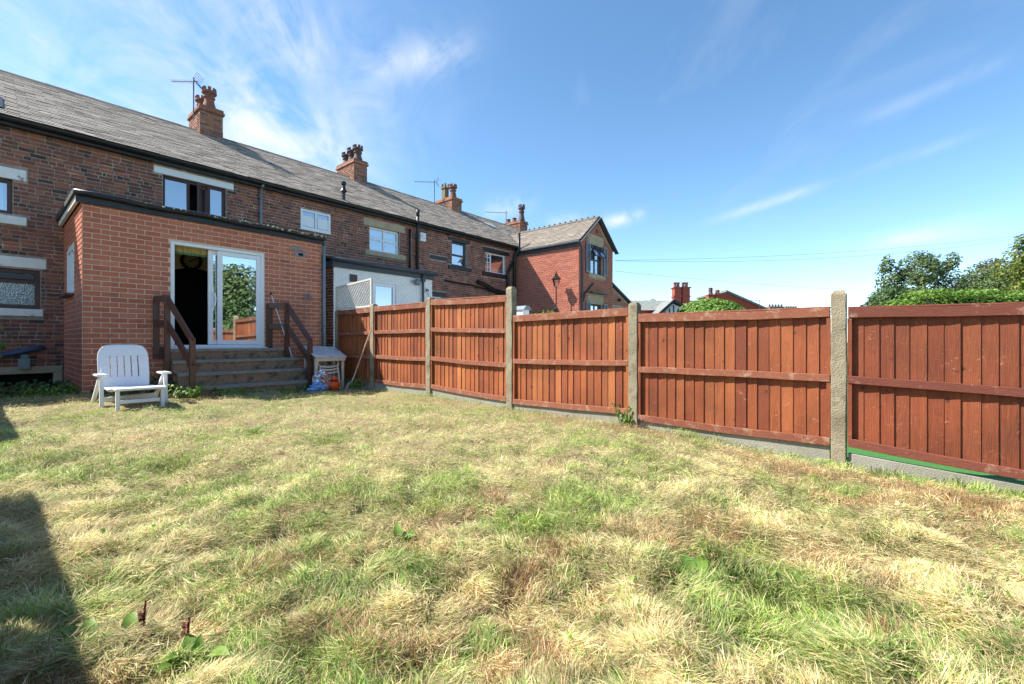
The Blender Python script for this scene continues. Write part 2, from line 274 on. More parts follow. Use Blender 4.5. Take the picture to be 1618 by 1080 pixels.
m_dleaf = mat('dark_leaf', [(.035, .075, .02), (.06, .11, .03), (.09, .15, .04)], rough=.5, nscale=2, namt=.2, transl=.2)
m_hleaf = mat('hedge_leaf', [(.10, .20, .022), (.15, .27, .035), (.20, .33, .05), (.07, .15, .02)], rough=.45, nscale=1.5, namt=.2, transl=.3)
m_birch = mat('birch_leaf', [(.06, .105, .03), (.10, .15, .045), (.14, .19, .065)], rough=.55, nscale=.6, namt=.25, transl=.25)
m_red = mat('copper_leaf', [(.060, .022, .022), (.09, .035, .03), (.04, .02, .02)], rough=.5, nscale=1, namt=.2, transl=.2)
m_yleaf = mat('sycamore_leaf', [(.14, .20, .03), (.20, .25, .04), (.10, .15, .025), (.24, .22, .04)], rough=.5, nscale=1, namt=.2, transl=.35)
m_bark = mat('bark', [(.10, .08, .06), (.16, .13, .10)], rough=.95, rnd=False, nscale=5, namt=.3)
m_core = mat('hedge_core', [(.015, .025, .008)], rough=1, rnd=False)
m_turf = mat('artificial_turf', [(.035, .14, .022), (.06, .19, .035)], rough=.9, rnd=False, nscale=30, namt=.3, bump=.6, bscale=180)
m_bounce = mat('bounce_ground', [(.42, .40, .36), (.52, .49, .44)], rough=.9, rnd=False, nscale=2, namt=.15)  # pale grey of the unseen ground added to bounce light
m_slate2 = mat('wing_slate', [(.15, .13, .108), (.22, .19, .155), (.18, .157, .13), (.27, .23, .19), (.125, .11, .095)], rough=.85, spec=.2, nscale=4, namt=.25, bump=.4, bscale=40, stain=(.20, .19, .12), stain_scale=2.5, stain_lo=.55, stain_hi=.8)
m_ground = mat('far_ground', [(.10, .12, .05), (.16, .15, .08)], rough=1, rnd=False, nscale=.5, namt=.3)
m_thatch = mat('thatch', [(.20, .14, .075), (.30, .235, .125), (.17, .17, .06), (.36, .29, .16)], rough=1, rnd=False, nscale=3, namt=.35, bump=1.0, bscale=70, fine=.6)
m_blade = mat('grass_blade', None, rough=.6, rnd=False, nscale=3, namt=.1, fine=.05, transl=.28, vcol=True, spec=.3)
m_red_dock = mat('red_dock', [(.16, .045, .035), (.22, .08, .04)], rough=.7, nscale=10, namt=.3)
m_clockblk = mat('clock_black', [(.01, .01, .01)], rough=.3, rnd=False); m_clockface = mat('clock_face', [(.52, .44, .32)], rough=.6, rnd=False)
m_lilac = mat('grey_shutter', [(.085, .09, .12)], rough=.5, rnd=False); m_redroof = mat('red_roof', [(.30, .14, .10), (.24, .12, .09)], rough=.9, rnd=False, nscale=3, namt=.3)
m_groof = mat('grey_far_roof', [(.17, .18, .17), (.22, .23, .21)], rough=.9, rnd=False, nscale=4, namt=.3)
m_render = mat('white_render', [(.62, .66, .70)], rough=.8, rnd=False)

# ------------------------------------------------------------------ ground
def hashn(i, j, s=0):
    a = np.sin(i*127.1 + j*311.7 + s*74.7)*43758.5453; return a - np.floor(a)
def vnoise(x, y, s=0):
    i, j = np.floor(x), np.floor(y); fx, fy = x-i, y-j; fx = fx*fx*(3-2*fx); fy = fy*fy*(3-2*fy)
    return (hashn(i, j, s)*(1-fx)+hashn(i+1, j, s)*fx)*(1-fy) + (hashn(i, j+1, s)*(1-fx)+hashn(i+1, j+1, s)*fx)*fy
def fbm(x, y, s=0, o=4):
    t = 0; a = .5; n = 0
    for k in range(o): t = t + a*vnoise(x*2**k, y*2**k, s+k*3); n += a; a *= .55
    return t/n
def uv_np(X, Y):
    dx, dy = X-C0.x, Y-C0.y; return dx*D1.x+dy*D1.y, dx*D2.x+dy*D2.y
def gz(X, Y):
    u, v = uv_np(X, Y)
    z = .10*np.clip((v+3.2)/2.6, 0, 1)*np.clip((3.2-u)/2.6, 0, 1) - .13*np.clip((-7.6-v)/2.0, 0, 1.2)*np.clip((u-1.5)/2.4, 0, 1)
    m = (fbm(X*1.9, Y*1.9, 5, 3)-.5)*.13 + (fbm(X*6, Y*6, 9, 3)-.5)*.075
    z = z-.055*np.clip((u-3.3)/.6, 0, 1)*np.clip((-4.2-v)/2, 0, 1); near = np.clip((u+1.9)/.6, 0, 1)*np.clip((4.0-u)/.5, 0, 1)
    return z + m*near*np.clip((.6-v)/.8, .15, 1)
def lawn():
    us = np.linspace(-6, 4.10, 150); vs = np.linspace(-16, 2.6, 260); U, V = np.meshgrid(us, vs, indexing='ij')
    X = C0.x+U*D1.x+V*D2.x; Y = C0.y+U*D1.y+V*D2.y; Z = gz(X, Y)
    me = bpy.data.meshes.new('lawn'); n0, n1 = U.shape; idx = np.arange(n0*n1).reshape(n0, n1)
    me.from_pydata(np.stack([X, Y, Z], -1).reshape(-1, 3).tolist(), [], np.stack([idx[:-1, :-1], idx[1:, :-1], idx[1:, 1:], idx[:-1, 1:]], -1).reshape(-1, 4).tolist())
    me.materials.append(m_thatch); o = bpy.data.objects.new('lawn', me); col.objects.link(o); o['kind'] = 'structure'
    me.polygons.foreach_set('use_smooth', [True]*len(me.polygons))
lawn()
o = MB().quad((-1500, -1500, -.42), (1500, -1500, -.42), (1500, 1500, -.42), (-1500, 1500, -.42)).build('ground', m_ground, raw=True); o['kind'] = 'structure'
o = MB().quad((4.16, -22, -.30), (7.2, -22, -.30), (7.2, -8.0, -.30), (4.16, -8.0, -.30)).build('neighbour_turf', m_turf); o['kind'] = 'structure'
o = MB().quad((4.22, -7.995, -.116), (13.5, -7.995, -.116), (13.5, 2.6, -.116), (4.22, 2.6, -.116)).build('neighbour_bounce_ground', m_bounce); o['kind'] = 'structure'  # unseen pale ground beyond the fence, added to bounce white light onto the walls

# ------------------------------------------------------------------ brickwork
VD = 2.6                                                 # rear wall of the terrace
def front(v): return lambda a, d, z: (a, v+d, z)         # wall facing the garden (-v)
def left(u): return lambda a, d, z: (u+d, -a, z)         # wall facing -u; a runs along -v
def inside(a0, a1, z0, z1, holes): return any(a0 < h[1] and a1 > h[0] and z0 < h[3] and z1 > h[2] for h in holes)
def cut(a0, a1, z0, z1, holes):                          # a brick cut by openings -> remaining pieces
    segs = [(a0, a1)]
    for h in holes:
        if z1 > h[2]+.012 and z0 < h[3]-.012:
            n = []
            for s in segs:
                if s[1] <= h[0] or s[0] >= h[1]: n.append(s); continue
                if s[0] < h[0]-.02: n.append((s[0], h[0]-.004))
                if s[1] > h[1]+.02: n.append((h[1]+.004, s[1]))
            segs = n
    return segs
def lay(a0, a1, z0, z1, holes, bl, bh, bond='stretcher', joint=.013, top=None, seed=1):
    rr = random.Random(seed); out = []; k = 0; z = z0
    while z < z1-.02:
        zt = min(z+bh, z1); hd = (bond == 'garden' and k % 4 == 3)
        ln = bl/2 if hd else bl; a = a0 - ((ln*.5 if k % 2 else 0) if bond == 'stretcher' else (ln*.5 if hd or k % 2 else 0)) + (rr.uniform(-.02, .02) if bond == 'garden' else 0)
        while a < a1-.01:
            b0, b1 = max(a, a0), min(a+ln, a1)
            if bond == 'garden' and rr.random() < .05: b1 = min(a+ln*.5, a1)
            if b1-b0 > .03:
                lim = top(b0, b1) if top else 1e9
                if z+joint < lim:
                    for s in cut(b0, b1, z, zt, holes):
                        if s[1]-s[0] > .03: out.append((s[0]+joint/2, s[1]-joint/2, z+joint/2, min(zt, lim)-joint/2))
            a = b1 if b1 > a else a+ln
        z += bh; k += 1
    return out
def brick_geo(mb, b, T, rr, depth=.03, proud=.007, jit=.0015):
    a0, a1, z0, z1 = b; f = -rr.uniform(0, proud*.6); q = lambda: rr.uniform(-jit, jit); c = min(.006, (z1-z0)*.12)
    p = [(a0+q(), depth, z0+q()), (a1+q(), depth, z0+q()), (a1+q(), depth, z1+q()), (a0+q(), depth, z1+q())]
    g = [(a0+q(), f+c*.5, z0+q()), (a1+q(), f+c*.5, z0+q()), (a1+q(), f+c*.5, z1+q()), (a0+q(), f+c*.5, z1+q())]
    e = [(a0+c+q(), f-c*.4, z0+c), (a1-c+q(), f-c*.4, z0+c), (a1-c+q(), f-c*.4, z1-c), (a0+c+q(), f-c*.4, z1-c)]
    mb.pts([T(*x) for x in p+g+e], ((8, 9, 10, 11), (0, 1, 5, 4), (1, 2, 6, 5), (2, 3, 7, 6), (3, 0, 4, 7), (4, 5, 9, 8), (5, 6, 10, 9), (6, 7, 11, 10), (7, 4, 8, 11)))
def brickwork(part, bricks, T, material, single=0, jit=.0015, proud=.007, seed=3):
    """the bricks of one wall: the `single` nearest ones as objects of their own, the rest in one stuff mesh"""
    rr = random.Random(seed)
    def dist(b): p = T((b[0]+b[1])/2, 0, (b[2]+b[3])/2); w = H(*p); x = CX+F*w.x/max(w.y, .1); return w.y + (50 if not 0 < x < 1618 else 0)
    if single: bricks = sorted(bricks, key=dist)
    for b in bricks[:single]:
        m = MB(); brick_geo(m, b, T, rr, jit=jit, proud=proud); c = T((b[0]+b[1])/2, 0, (b[2]+b[3])/2)
        me = bpy.data.meshes.new('brick'); me.from_pydata([(p[0]-c[0], p[1]-c[1], p[2]-c[2]) for p in m.v], [], m.f); me.materials.append(material); child('brick', me, part, c)
    if len(bricks) > single:
        m = MB()
        for b in bricks[single:]: brick_geo(m, b, T, rr, jit=jit, proud=proud)
        m.build('brickwork', material, part, kind='stuff')
def backing(a0, a1, z0, z1, holes, T, d=.006, rev=.22):
    """mortar face with openings and their reveals"""
    m = MB(); xs = sorted({a0, a1, *[min(max(x, a0), a1) for h in holes for x in h[:2]]}); zs = sorted({z0, z1, *[min(max(x, z0), z1) for h in holes for x in h[2:4]]})
    for i in range(len(xs)-1):
        for j in range(len(zs)-1):
            cxm, czm = (xs[i]+xs[i+1])/2, (zs[j]+zs[j+1])/2
            if not any(h[0] < cxm < h[1] and h[2] < czm < h[3] for h in holes): m.quad(T(xs[i], d, zs[j]), T(xs[i+1], d, zs[j]), T(xs[i+1], d, zs[j+1]), T(xs[i], d, zs[j+1]))
    for h in holes:
        A, Bq, C, D = (h[0], h[2]), (h[1], h[2]), (h[1], h[3]), (h[0], h[3])
        for p, q in ((A, Bq), (Bq, C), (C, D), (D, A)): m.quad(T(p[0], d, p[1]), T(q[0], d, q[1]), T(q[0], rev, q[1]), T(p[0], rev, p[1]))
    return m
def window(parent, T, a0, a1, z0, z1, fm, fw=.055, mull=(), trans=(), rec=.07, inner=.035, glassm=None, curtain=None, room=True, label=None, skip=()):
    """frame, sashes, panes and the dark room (or a curtain) behind"""
    m = MB(); bx = lambda x0, x1, y0, y1, d0, d1: m.pts([T(*p) for p in ((x0, d0, y0), (x1, d0, y0), (x1, d1, y0), (x0, d1, y0), (x0, d0, y1), (x1, d0, y1), (x1, d1, y1), (x0, d1, y1))], ((0, 3, 2, 1), (4, 5, 6, 7), (0, 1, 5, 4), (1, 2, 6, 5), (2, 3, 7, 6), (3, 0, 4, 7)))
    bx(a0, a0+fw, z0, z1, rec, rec+.06); bx(a1-fw, a1, z0, z1, rec, rec+.06); bx(a0+fw, a1-fw, z1-fw, z1, rec+.002, rec+.06); bx(a0+fw, a1-fw, z0, z0+fw, rec+.002, rec+.06)
    for x in mull: bx(x-fw*.45, x+fw*.45, z0+fw, z1-fw, rec+.004, rec+.055)
    w = m.build('window', fm, parent, bevel=.004)
    if label: w['label'] = label
    m = MB()
    for z in trans: bx(a0+fw, a1-fw, z-inner/2, z+inner/2, rec+.012, rec+.05)
    if trans: m.build('glazing_bar', fm, w)
    xs = [a0+fw, *mull, a1-fw]
    for i in range(len(xs)-1):
        if i in skip: continue
        m = MB(); m.quad(T(xs[i], rec+.035, z0+fw), T(xs[i+1], rec+.035, z0+fw), T(xs[i+1], rec+.035, z1-fw), T(xs[i], rec+.035, z1-fw)); m.build('pane', glassm or m_glass, w)
    if curtain:
        m = MB(); n = 24; c0, c1, cz0 = curtain
        for k in range(n):
            p, q = c0+(c1-c0)*k/n, c0+(c1-c0)*(k+1)/n; d = lambda i: rec+.12+.018*math.sin(i*2.1)
            m.quad(T(p, d(k), cz0), T(q, d(k+1), cz0), T(q, d(k+1), z1), T(p, d(k), z1))
        m.build('curtain', m_net, w)
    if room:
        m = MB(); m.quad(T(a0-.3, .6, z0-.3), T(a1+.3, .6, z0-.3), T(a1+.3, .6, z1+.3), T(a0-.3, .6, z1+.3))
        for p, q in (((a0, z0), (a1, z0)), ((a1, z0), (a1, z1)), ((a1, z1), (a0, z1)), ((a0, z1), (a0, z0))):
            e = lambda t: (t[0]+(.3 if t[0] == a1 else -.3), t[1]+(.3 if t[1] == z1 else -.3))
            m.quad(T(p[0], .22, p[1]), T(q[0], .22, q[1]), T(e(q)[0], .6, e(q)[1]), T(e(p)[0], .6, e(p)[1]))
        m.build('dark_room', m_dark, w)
    return w
def slab(parent, name, T, a0, a1, z0, z1, m_, d0=-.012, d1=.1, bevel=.006):
    return MB().pts([T(*p) for p in ((a0, d0, z0), (a1, d0, z0), (a1, d1, z0), (a0, d1, z0), (a0, d0, z1), (a1, d0, z1), (a1, d1, z1), (a0, d1, z1))], ((0, 3, 2, 1), (4, 5, 6, 7), (0, 1, 5, 4), (1, 2, 6, 5), (2, 3, 7, 6), (3, 0, 4, 7))).build(name, m_, parent, bevel=bevel)

# ------------------------------------------------------------------ slated roofs
def slates(part, org, ax, up, length, rise, w, exp, clip=None, single=0, seed=5, th=.014, mt=None):
    mt = mt or m_slate
    rr = random.Random(seed); ax, up, org = Vector(ax).normalized(), Vector(up).normalized(), Vector(org); nrm = ax.cross(up).normalized()
    items = []
    for k in range(int(rise/exp)+1):
        s = -(w*.5 if k % 2 else 0)
        while s < length:
            t = k*exp
            if clip is None or clip(s+w/2, t): items.append((max(s, 0), min(s+w, length), t, min(t+exp*2.0, rise)))
            s += w
    q0 = (up - nrm*(-th*1.6/exp)).normalized()
    def geo(m, it, o=Vector((0, 0, 0))):
        s0, s1, t0, t1 = it; g = .004; lift = rr.uniform(.0, .010)+.017; skew = rr.uniform(-.007, .007)
        if s1-s0 < .03: return
        def pt(s, t, n): return org + ax*s + up*t + nrm*n - o
        b = [pt(s0+g, t0+skew, lift), pt(s1-g, t0-skew, lift), pt(s1-g, t1, .002), pt(s0+g, t1, .002)]
        m.pts(b+[p+nrm*th for p in b], ((4, 5, 6, 7), (0, 1, 5, 4), (1, 2, 6, 5), (3, 0, 4, 7)))
    def dist(it):
        p = org+ax*(it[0]+it[1])*.5+up*it[2]; wv = H(*p); x = CX+F*wv.x/max(wv.y, .1); return wv.y+(40 if not 0 < x < 1618 else 0)
    if single: items.sort(key=dist)
    for it in items[:single]:
        c = org+ax*it[0]+up*it[2]; m = MB(); geo(m, it, c)
        if not m.v: continue
        me = bpy.data.meshes.new('slate'); me.from_pydata(m.v, [], m.f); me.materials.append(mt); child('slate', me, part, tuple(c))
    m = MB()
    for it in items[single:]: geo(m, it)
    if m.v: m.build('slating', mt, part, kind='stuff')

# ------------------------------------------------------------------ the terrace
EZ, EV, RZ, RV = 5.16, 2.45, 7.40, 6.10                  # eaves height and line, ridge height and line
PITCH = math.atan2(RZ-EZ, RV-EV)
def chimney(house, u0, u1, v0, v1, z0, z1, pots, bm=m_cbrick, single=False):
    c = MB().box(u0+.006, u1-.006, v0+.006, v1-.006, z0, z1).build('chimney', m_omortar, house)
    m = MB(); rr = random.Random(int(u0*100)); fa = lambda uu0, uu1, T: [brick_geo(m, b, T, rr, jit=.003) for b in lay(uu0, uu1, z0, z1-.16, [], .225, .076, seed=int(u0*9))]
    fa(u0, u1, front(v0)); fa(-v1, -v0, left(u0)); fa(v0, v1, lambda a, d, z: (u1-d, a, z))
    m.build('brickwork', bm, c, kind='stuff')
    m = MB(); m.box(u0-.045, u1+.045, v0-.045, v1+.045, z1-.16, z1-.085); m.box(u0-.02, u1+.02, v0-.02, v1+.02, z1-.0845, z1); m.build('oversailing_course', bm, c, bevel=.008)
    m = MB(); m.lathe(((u0+u1)/2, (v0+v1)/2, z1+.001), [(min(u1-u0, v1-v0)*.55, 0), (.12, .06)], 4).build('flaunching', m_conc, c)
    m = MB(); m.box(u0-.03, u1+.03, v0-.03, v1+.03, z0, z0+.30); m.build('lead_flashing', m_lead, c)
    for (du, dv, hh, kind) in pots:
        m = MB(); p = (u0+du*(u1-u0), v0+dv*(v1-v0), z1-.02); r = .135
        if kind == 'plain': m.lathe(p, [(.12, 0), (.11, hh*.85), (.13, hh*.87), (.13, hh)], 14)
        elif kind == 'square':
            m.box(p[0]-.12, p[0]+.12, p[1]-.12, p[1]+.12, p[2], p[2]+hh*.72); m.box(p[0]-.16, p[0]+.16, p[1]-.16, p[1]+.16, p[2]+hh*.72, p[2]+hh*.78)
            for a in (-1, 1):
                for b in (-1, 1): m.box(p[0]+a*.1-.04, p[0]+a*.1+.04, p[1]+b*.1-.04, p[1]+b*.1+.04, p[2]+hh*.78, p[2]+hh)
        else:
            m.lathe(p, [(.19, 0), (.185, hh*.10), (.14, hh*.34), (.125, hh*.50), (.16, hh*.55), (.16, hh*.60), (.125, hh*.64), (.14, hh*.72), (.20, hh*.76), (.20, hh*.84), (.165, hh*.86), (.155, hh*.87)], 16)
            for k in range(7):
                a = k*2*math.pi/7; x, y = p[0]+.15*math.cos(a), p[1]+.15*math.sin(a)
                m.beam((x, y, p[2]+hh*.85), (x*1+.02*math.cos(a), y+.02*math.sin(a), p[2]+hh), .085, .05, (math.cos(a), math.sin(a), 0))
        m.build('chimney_pot', {'crown': m_clay, 'dark': m_dclay, 'square': m_yclay, 'plain': m_clay}[kind], c, smooth=False)
    return c
def house_shell(name, label, u0, u1, holes, wall_u=None, nsl=0, nbr=0, roof_clip=None, seed=1, skip=None, cap0=True, cap1=True, roof_u1=None):
    t = thing(name, label, 'house', (u0, VD, 0)); wu0, wu1 = wall_u or (u0, u1); T = front(VD); ru1 = roof_u1 or u1
    w = backing(wu0, wu1, -.3, EZ, holes, T)
    w.quad((u0, VD+.3, -.3), (u0, VD+7, -.3), (u0, VD+7, EZ), (u0, VD+.3, EZ)); w.quad((ru1, VD+.3, -.3), (ru1, VD+7, -.3), (ru1, VD+7, EZ), (ru1, VD+.3, EZ)); w.quad((u0, VD+7, -.3), (ru1, VD+7, -.3), (ru1, VD+7, EZ), (u0, VD+7, EZ))
    for uu, do in ((u0, cap0), (ru1, cap1)):
        if do: w.pts(((uu, VD+.01, EZ), (uu, VD+7, EZ), (uu, RV, RZ-.03)), ((0, 1, 2),))
    wall = w.build('wall', m_omortar, t)
    hid = list(holes) + (skip or [])
    br = lay(wu0, wu1, -.05, EZ-.14, hid, .225, .0765, 'garden', joint=.018, seed=seed)
    brickwork(wall, br, T, m_obrick, single=nbr, jit=.004, proud=.012, seed=seed)
    # roof: felt underlay, slates, ridge tiles, gutter
    r = MB(); r.quad((u0, EV, EZ), (ru1, EV, EZ), (ru1, RV, RZ), (u0, RV, RZ)); r.quad((u0, RV, RZ), (ru1, RV, RZ), (ru1, RV+3.65, EZ), (u0, RV+3.65, EZ)); roof = r.build('roof', m_felt, t)
    slates(roof, (u0+.001, EV, EZ), (1, 0, 0), (0, RV-EV, RZ-EZ), ru1-u0-.002, math.hypot(RV-EV, RZ-EZ), .30, .125, roof_clip, nsl, seed)
    x = u0; n = max(1, round((ru1-u0)/.46)); st = (ru1-u0)/n
    rm = MB().tube([(0, 0, 0), (st+.02, 0, 0)], .12, 8); me = None
    for k in range(n):
        if me is None:
            m = MB(); pr = [(-.15, -.075), (-.08, .0), (0, .035), (.08, .0), (.15, -.075), (.13, -.085), (0, .012), (-.13, -.085)]
            m.pts([(0, a, b) for a, b in pr]+[(st-.006, a, b) for a, b in pr], [(i, (i+1) % 8, 8+(i+1) % 8, 8+i) for i in range(8)]+[tuple(range(8)), tuple(range(15, 7, -1))])
            me = bpy.data.meshes.new('ridge_tile'); me.from_pydata(m.v, [], m.f); me.materials.append(m_ridge)
        child('ridge_tile', me, roof, (u0+k*st, RV, RZ+.02+random.uniform(-.006, .006)), (random.uniform(-.01, .01), random.uniform(-.012, .012), 0))
    g = MB(); n = 8; y0, z0 = EV-.07, EZ-.045
    pr = [(y0+.062*math.cos(a), z0+.062*math.sin(a)) for a in [math.pi+k*math.pi/n for k in range(n+1)]]+[(y0+.054*math.cos(a), z0+.004+.054*math.sin(a)) for a in [2*math.pi-k*math.pi/n for k in range(n+1)]]
    k = len(pr); e0, e1 = wu0+.002, min(wu1, ru1)-.002
    g.pts([(e0, a, b) for a, b in pr]+[(e1, a, b) for a, b in pr], [(i, i+1, k+i+1, k+i) for i in range(k-1)]); g.box(e0, e1, EV-.005, EV+.14, EZ-.16, EZ-.03)
    g.build('gutter', m_black, t)
    return t, wall, roof
W1 = (-1.9, -.685, 3.38, 4.04); W2 = (-1.75, -.323, 1.61, 2.36); W3 = (1.593, 2.862, 3.93, 4.79); CEL = (-1.9, -.14, -.3, .36)
UA, UB, UC = 3.655, 8.53, 14.22
SKY = (-.62, 3.3)
ha, wa, ra = house_shell('terraced_house', 'nearest soot-stained brick terraced house, behind the orange brick extension', -4.2, UA, [W1, W2, W3, CEL], nsl=300, nbr=300, seed=11,
    skip=[(0.02, UA, -.3, 3.25), (-1.95, -.50, 4.03, 4.25), (-1.95, -.50, 3.18, 3.345), (1.432, 3.03, 4.80, 4.955), (-1.8, -.246, 2.39, 2.585), (-1.8, -.289, 1.46, 1.60), (-2.1, -.02, -.3, .42)], cap1=False)
T = front(VD)
w = window(ha, T, *W1, m_maroon, .07, curtain=(-1.8, -.8, 3.4), label='brown framed upper window cut by the picture edge'); slab(w, 'lintel', T, -1.95, -.507, 4.043, 4.248, m_wpaint); slab(w, 'sill', T, -1.95, -.507, 3.185, 3.34, m_wpaint, -.05)
w = window(ha, T, *W2, m_maroon, .075, trans=(2.13,), inner=.07, glassm=m_frost, label='wide low window with obscured glass'); slab(w, 'lintel', T, -1.8, -.246, 2.39, 2.585, m_wpaint); slab(w, 'sill', T, -1.8, -.289, 1.465, 1.60, m_wpaint, -.04)
MB().box(-1.68, -.40, VD+.02, VD+.06, 2.17, 2.27).build('open_vent_light', m_dgrey, w, bevel=.005)
w = window(ha, T, W3[0], W3[1], W3[2], W3[3], m_maroon, .06, mull=(2.10, 2.52), skip=(1,), label='brown framed window with a casement ajar above the extension roof')
slab(w, 'lintel', T, 1.432, 3.031, 4.80, 4.955, m_upvc)
cs = MB(); cu, cs_w = 2.50, .40
for a, b, c, d in ((0, .05, 3.98, 4.73), (cs_w-.05, cs_w, 3.98, 4.73), (.05, cs_w-.05, 3.98, 4.03), (.05, cs_w-.05, 4.68, 4.73)):
    f_ = lambda s, dz, z: (cu-s*.66-dz*.75, VD+.05-s*.75+dz*.66, z)
    cs.hexa([f_(a, 0, c), f_(b, 0, c), f_(b, .05, c), f_(a, .05, c), f_(a, 0, d), f_(b, 0, d), f_(b, .05, d), f_(a, .05, d)])
cs.build('open_casement', m_maroon, w)
MB().quad(f_(.05, .02, 4.03), f_(cs_w-.05, .02, 4.03), f_(cs_w-.05, .02, 4.68), f_(.05, .02, 4.68)).build('casement_pane', m_glass, w)
cel = MB().box(-2.1, -.02, VD-.03, VD+.15, .36, .50).box(-.145, -.02, VD-.03, VD+.15, -.3, .359).build('cellar_surround', m_stone, ha, bevel=.012)
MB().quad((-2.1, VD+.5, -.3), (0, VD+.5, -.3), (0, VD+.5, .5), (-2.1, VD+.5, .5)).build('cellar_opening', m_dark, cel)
MB().tube([(-2.3, VD-.09, .62), (-.95, VD-.09, .69), (-.60, VD-.09, .78), (-.40, VD-.07, .84), (-.30, VD-.05, .86), (-.30, VD+.03, .86)], .055, 10).build('waste_pipe', m_bluegrey, ha, smooth=True)
MB().box(-.62, -.46, VD-.11, VD-.02, .45, .66).box(-.59, -.49, VD-.09, VD-.02, .661, .74).build('pipe_bracket', m_grey, ha, bevel=.012)
MB().tube([(UA, VD-.06, 3.1), (UA, VD-.06, EZ-.16)], .034, 10).tube([(UA, VD-.06, 4.35), (UA, VD-.06, 4.41)], .042, 10).tube([(UA, VD-.06, EZ-.17), (UA, EV-.07, EZ-.09)], .034, 10).build('downpipe', m_grey, ha, smooth=True)
chimney(ha, 3.14, 3.74, 5.72, 6.85, 6.9, 8.12, [(.5, .20, .66, 'crown'), (.5, .78, .62, 'crown')])
MB().box(3.70, 3.80, 5.9, 6.6, 7.35, 7.55).build('lead_apron', m_lead, ha)
MB().pts([(-2.0, 2.75, EZ+.25), (-.80, 2.75, EZ+.25), (-.80, 3.5, EZ+.71), (-2.0, 3.5, EZ+.71), (-2.0, 2.73, EZ+.16), (-.79, 2.73, EZ+.16), (-.79, 3.52, EZ+.64), (-2.0, 3.52, EZ+.64)], ((0, 1, 2, 3), (4, 5, 1, 0), (5, 6, 2, 1), (6, 7, 3, 2))).build('roof_light', m_black, ha)

W4 = (4.712, 5.587, 4.17, 4.73); W5 = (6.893, 8.023, 3.90, 4.67)
hb, wb, rb = house_shell('terraced_house', 'middle brick terraced house behind the white painted extension', UA, UB, [W4, W5], seed=12, skip=[(4.9, UB, -.3, 3.2), (6.69, 8.255, 4.69, 4.90), (6.73, 8.255, 3.74, 3.89)], cap0=False, cap1=False)
w = window(hb, T, *W4, m_upvc, .06, mull=(5.15,), rec=-.01, label='small white two-pane window'); MB().box(4.69, 5.61, VD-.02, VD+.05, 4.145, 4.168).build('sill', m_upvc, w)
for a in (4.76, 5.19): MB().box(a+.02, a+.34, VD+.012, VD+.022, 4.26, 4.55).build('sash_trim', m_upvc, w)
w = window(hb, T, *W5, m_upvc, .06, mull=(7.46,), trans=(4.29,), inner=.06, curtain=(7.0, 7.95, 4.42), label='white sash window with stone lintel and sill')
slab(w, 'lintel', T, 6.69, 8.255, 4.675, 4.90, m_stone); slab(w, 'sill', T, 6.73, 8.255, 3.74, 3.895, m_stone, -.05)
MB().tube([(8.41, VD-.07, 3.2), (8.41, VD-.07, 4.85)], .035, 10).build('downpipe', m_black, hb, smooth=True)
chimney(hb, 8.12, 8.68, 5.62, 6.92, 6.85, 8.03, [(.5, .16, .62, 'dark'), (.5, .48, .62, 'dark'), (.5, .80, .55, 'dark')])
MB().tube([(6.02, 2.62, 5.1), (6.02, 2.62, 5.62)], .05, 10).lathe((6.02, 2.62, 5.5), [(.055, 0), (.10, .05), (.065, .12), (.045, .22), (.075, .25), (.075, .33), (.03, .36)], 12).build('vent_terminal', m_black, hb)

W6 = (10.394, 11.155, 3.87, 4.80); W7 = (12.231, 13.495, 3.86, 4.69); W8 = (9.43, 9.95, 1.6, 2.63)
hc, wc, rc = house_shell('terraced_house', 'far brick terraced house with black painted lintels, joined to the gabled wing', UB, 19.6, [W6, W7, W8], wall_u=(UB, UC), seed=13, skip=[(10.2, 11.35, 4.80, 4.93), (10.2, 11.4, 3.72, 3.87), (12.1, 13.7, 4.69, 4.86), (12.05, 13.7, 3.68, 3.86), (9.25, 10.1, 2.64, 2.8), (9.33, 10.11, 3.99, 4.12)], cap0=False, cap1=True)
w = window(hc, T, *W6, m_dgrey, .07, trans=(4.30,), inner=.07, curtain=(10.45, 11.1, 4.0), label='narrow black framed sash window'); slab(w, 'lintel', T, 10.2, 11.35, 4.80, 4.93, m_black); slab(w, 'sill', T, 10.2, 11.4, 3.72, 3.865, m_black, -.05)
w = window(hc, T, *W7, m_upvc, .055, mull=(12.62,), label='white window with glazing bars at its left'); slab(w, 'lintel', T, 12.1, 13.7, 4.69, 4.86, m_black); slab(w, 'sill', T, 12.05, 13.7, 3.68, 3.855, m_black, -.05)
m = MB()
for z in (4.08, 4.28, 4.48): m.box(12.29, 12.6, VD+.085, VD+.11, z-.012, z+.012)
m.box(12.43, 12.455, VD+.083, VD+.108, 3.92, 4.63).build('glazing_bar', m_upvc, w); MB().box(12.66, 13.42, VD+.16, VD+.17, 3.93, 4.10).build('net_curtain', m_net, w)
w = window(hc, T, *W8, m_upvc, .05, mull=(9.69,), trans=(1.95, 2.28), label='pale window half hidden by the fence'); slab(w, 'lintel', T, 9.25, 10.1, 2.64, 2.80, m_black)
slab(hc, 'painted_stone', T, 9.33, 10.11, 3.99, 4.12, m_black)
m = MB(); pts = [PV(x, y, VD) for x, y in ((703, 443), (720, 447), (742, 450), (765, 456), (790, 465), (802, 471))]
m.tube([(a, VD-.03, z) for a, z in pts], .04, 6).build('flashing_strip', m_black, hc)
pts = [PV(x, y, VD) for x, y in ((753, 445), (765, 450), (780, 459), (802, 465))]
MB().tube([(a, VD-.06, z) for a, z in pts], .09, 6).build('sloping_pipe', m_black, hc)
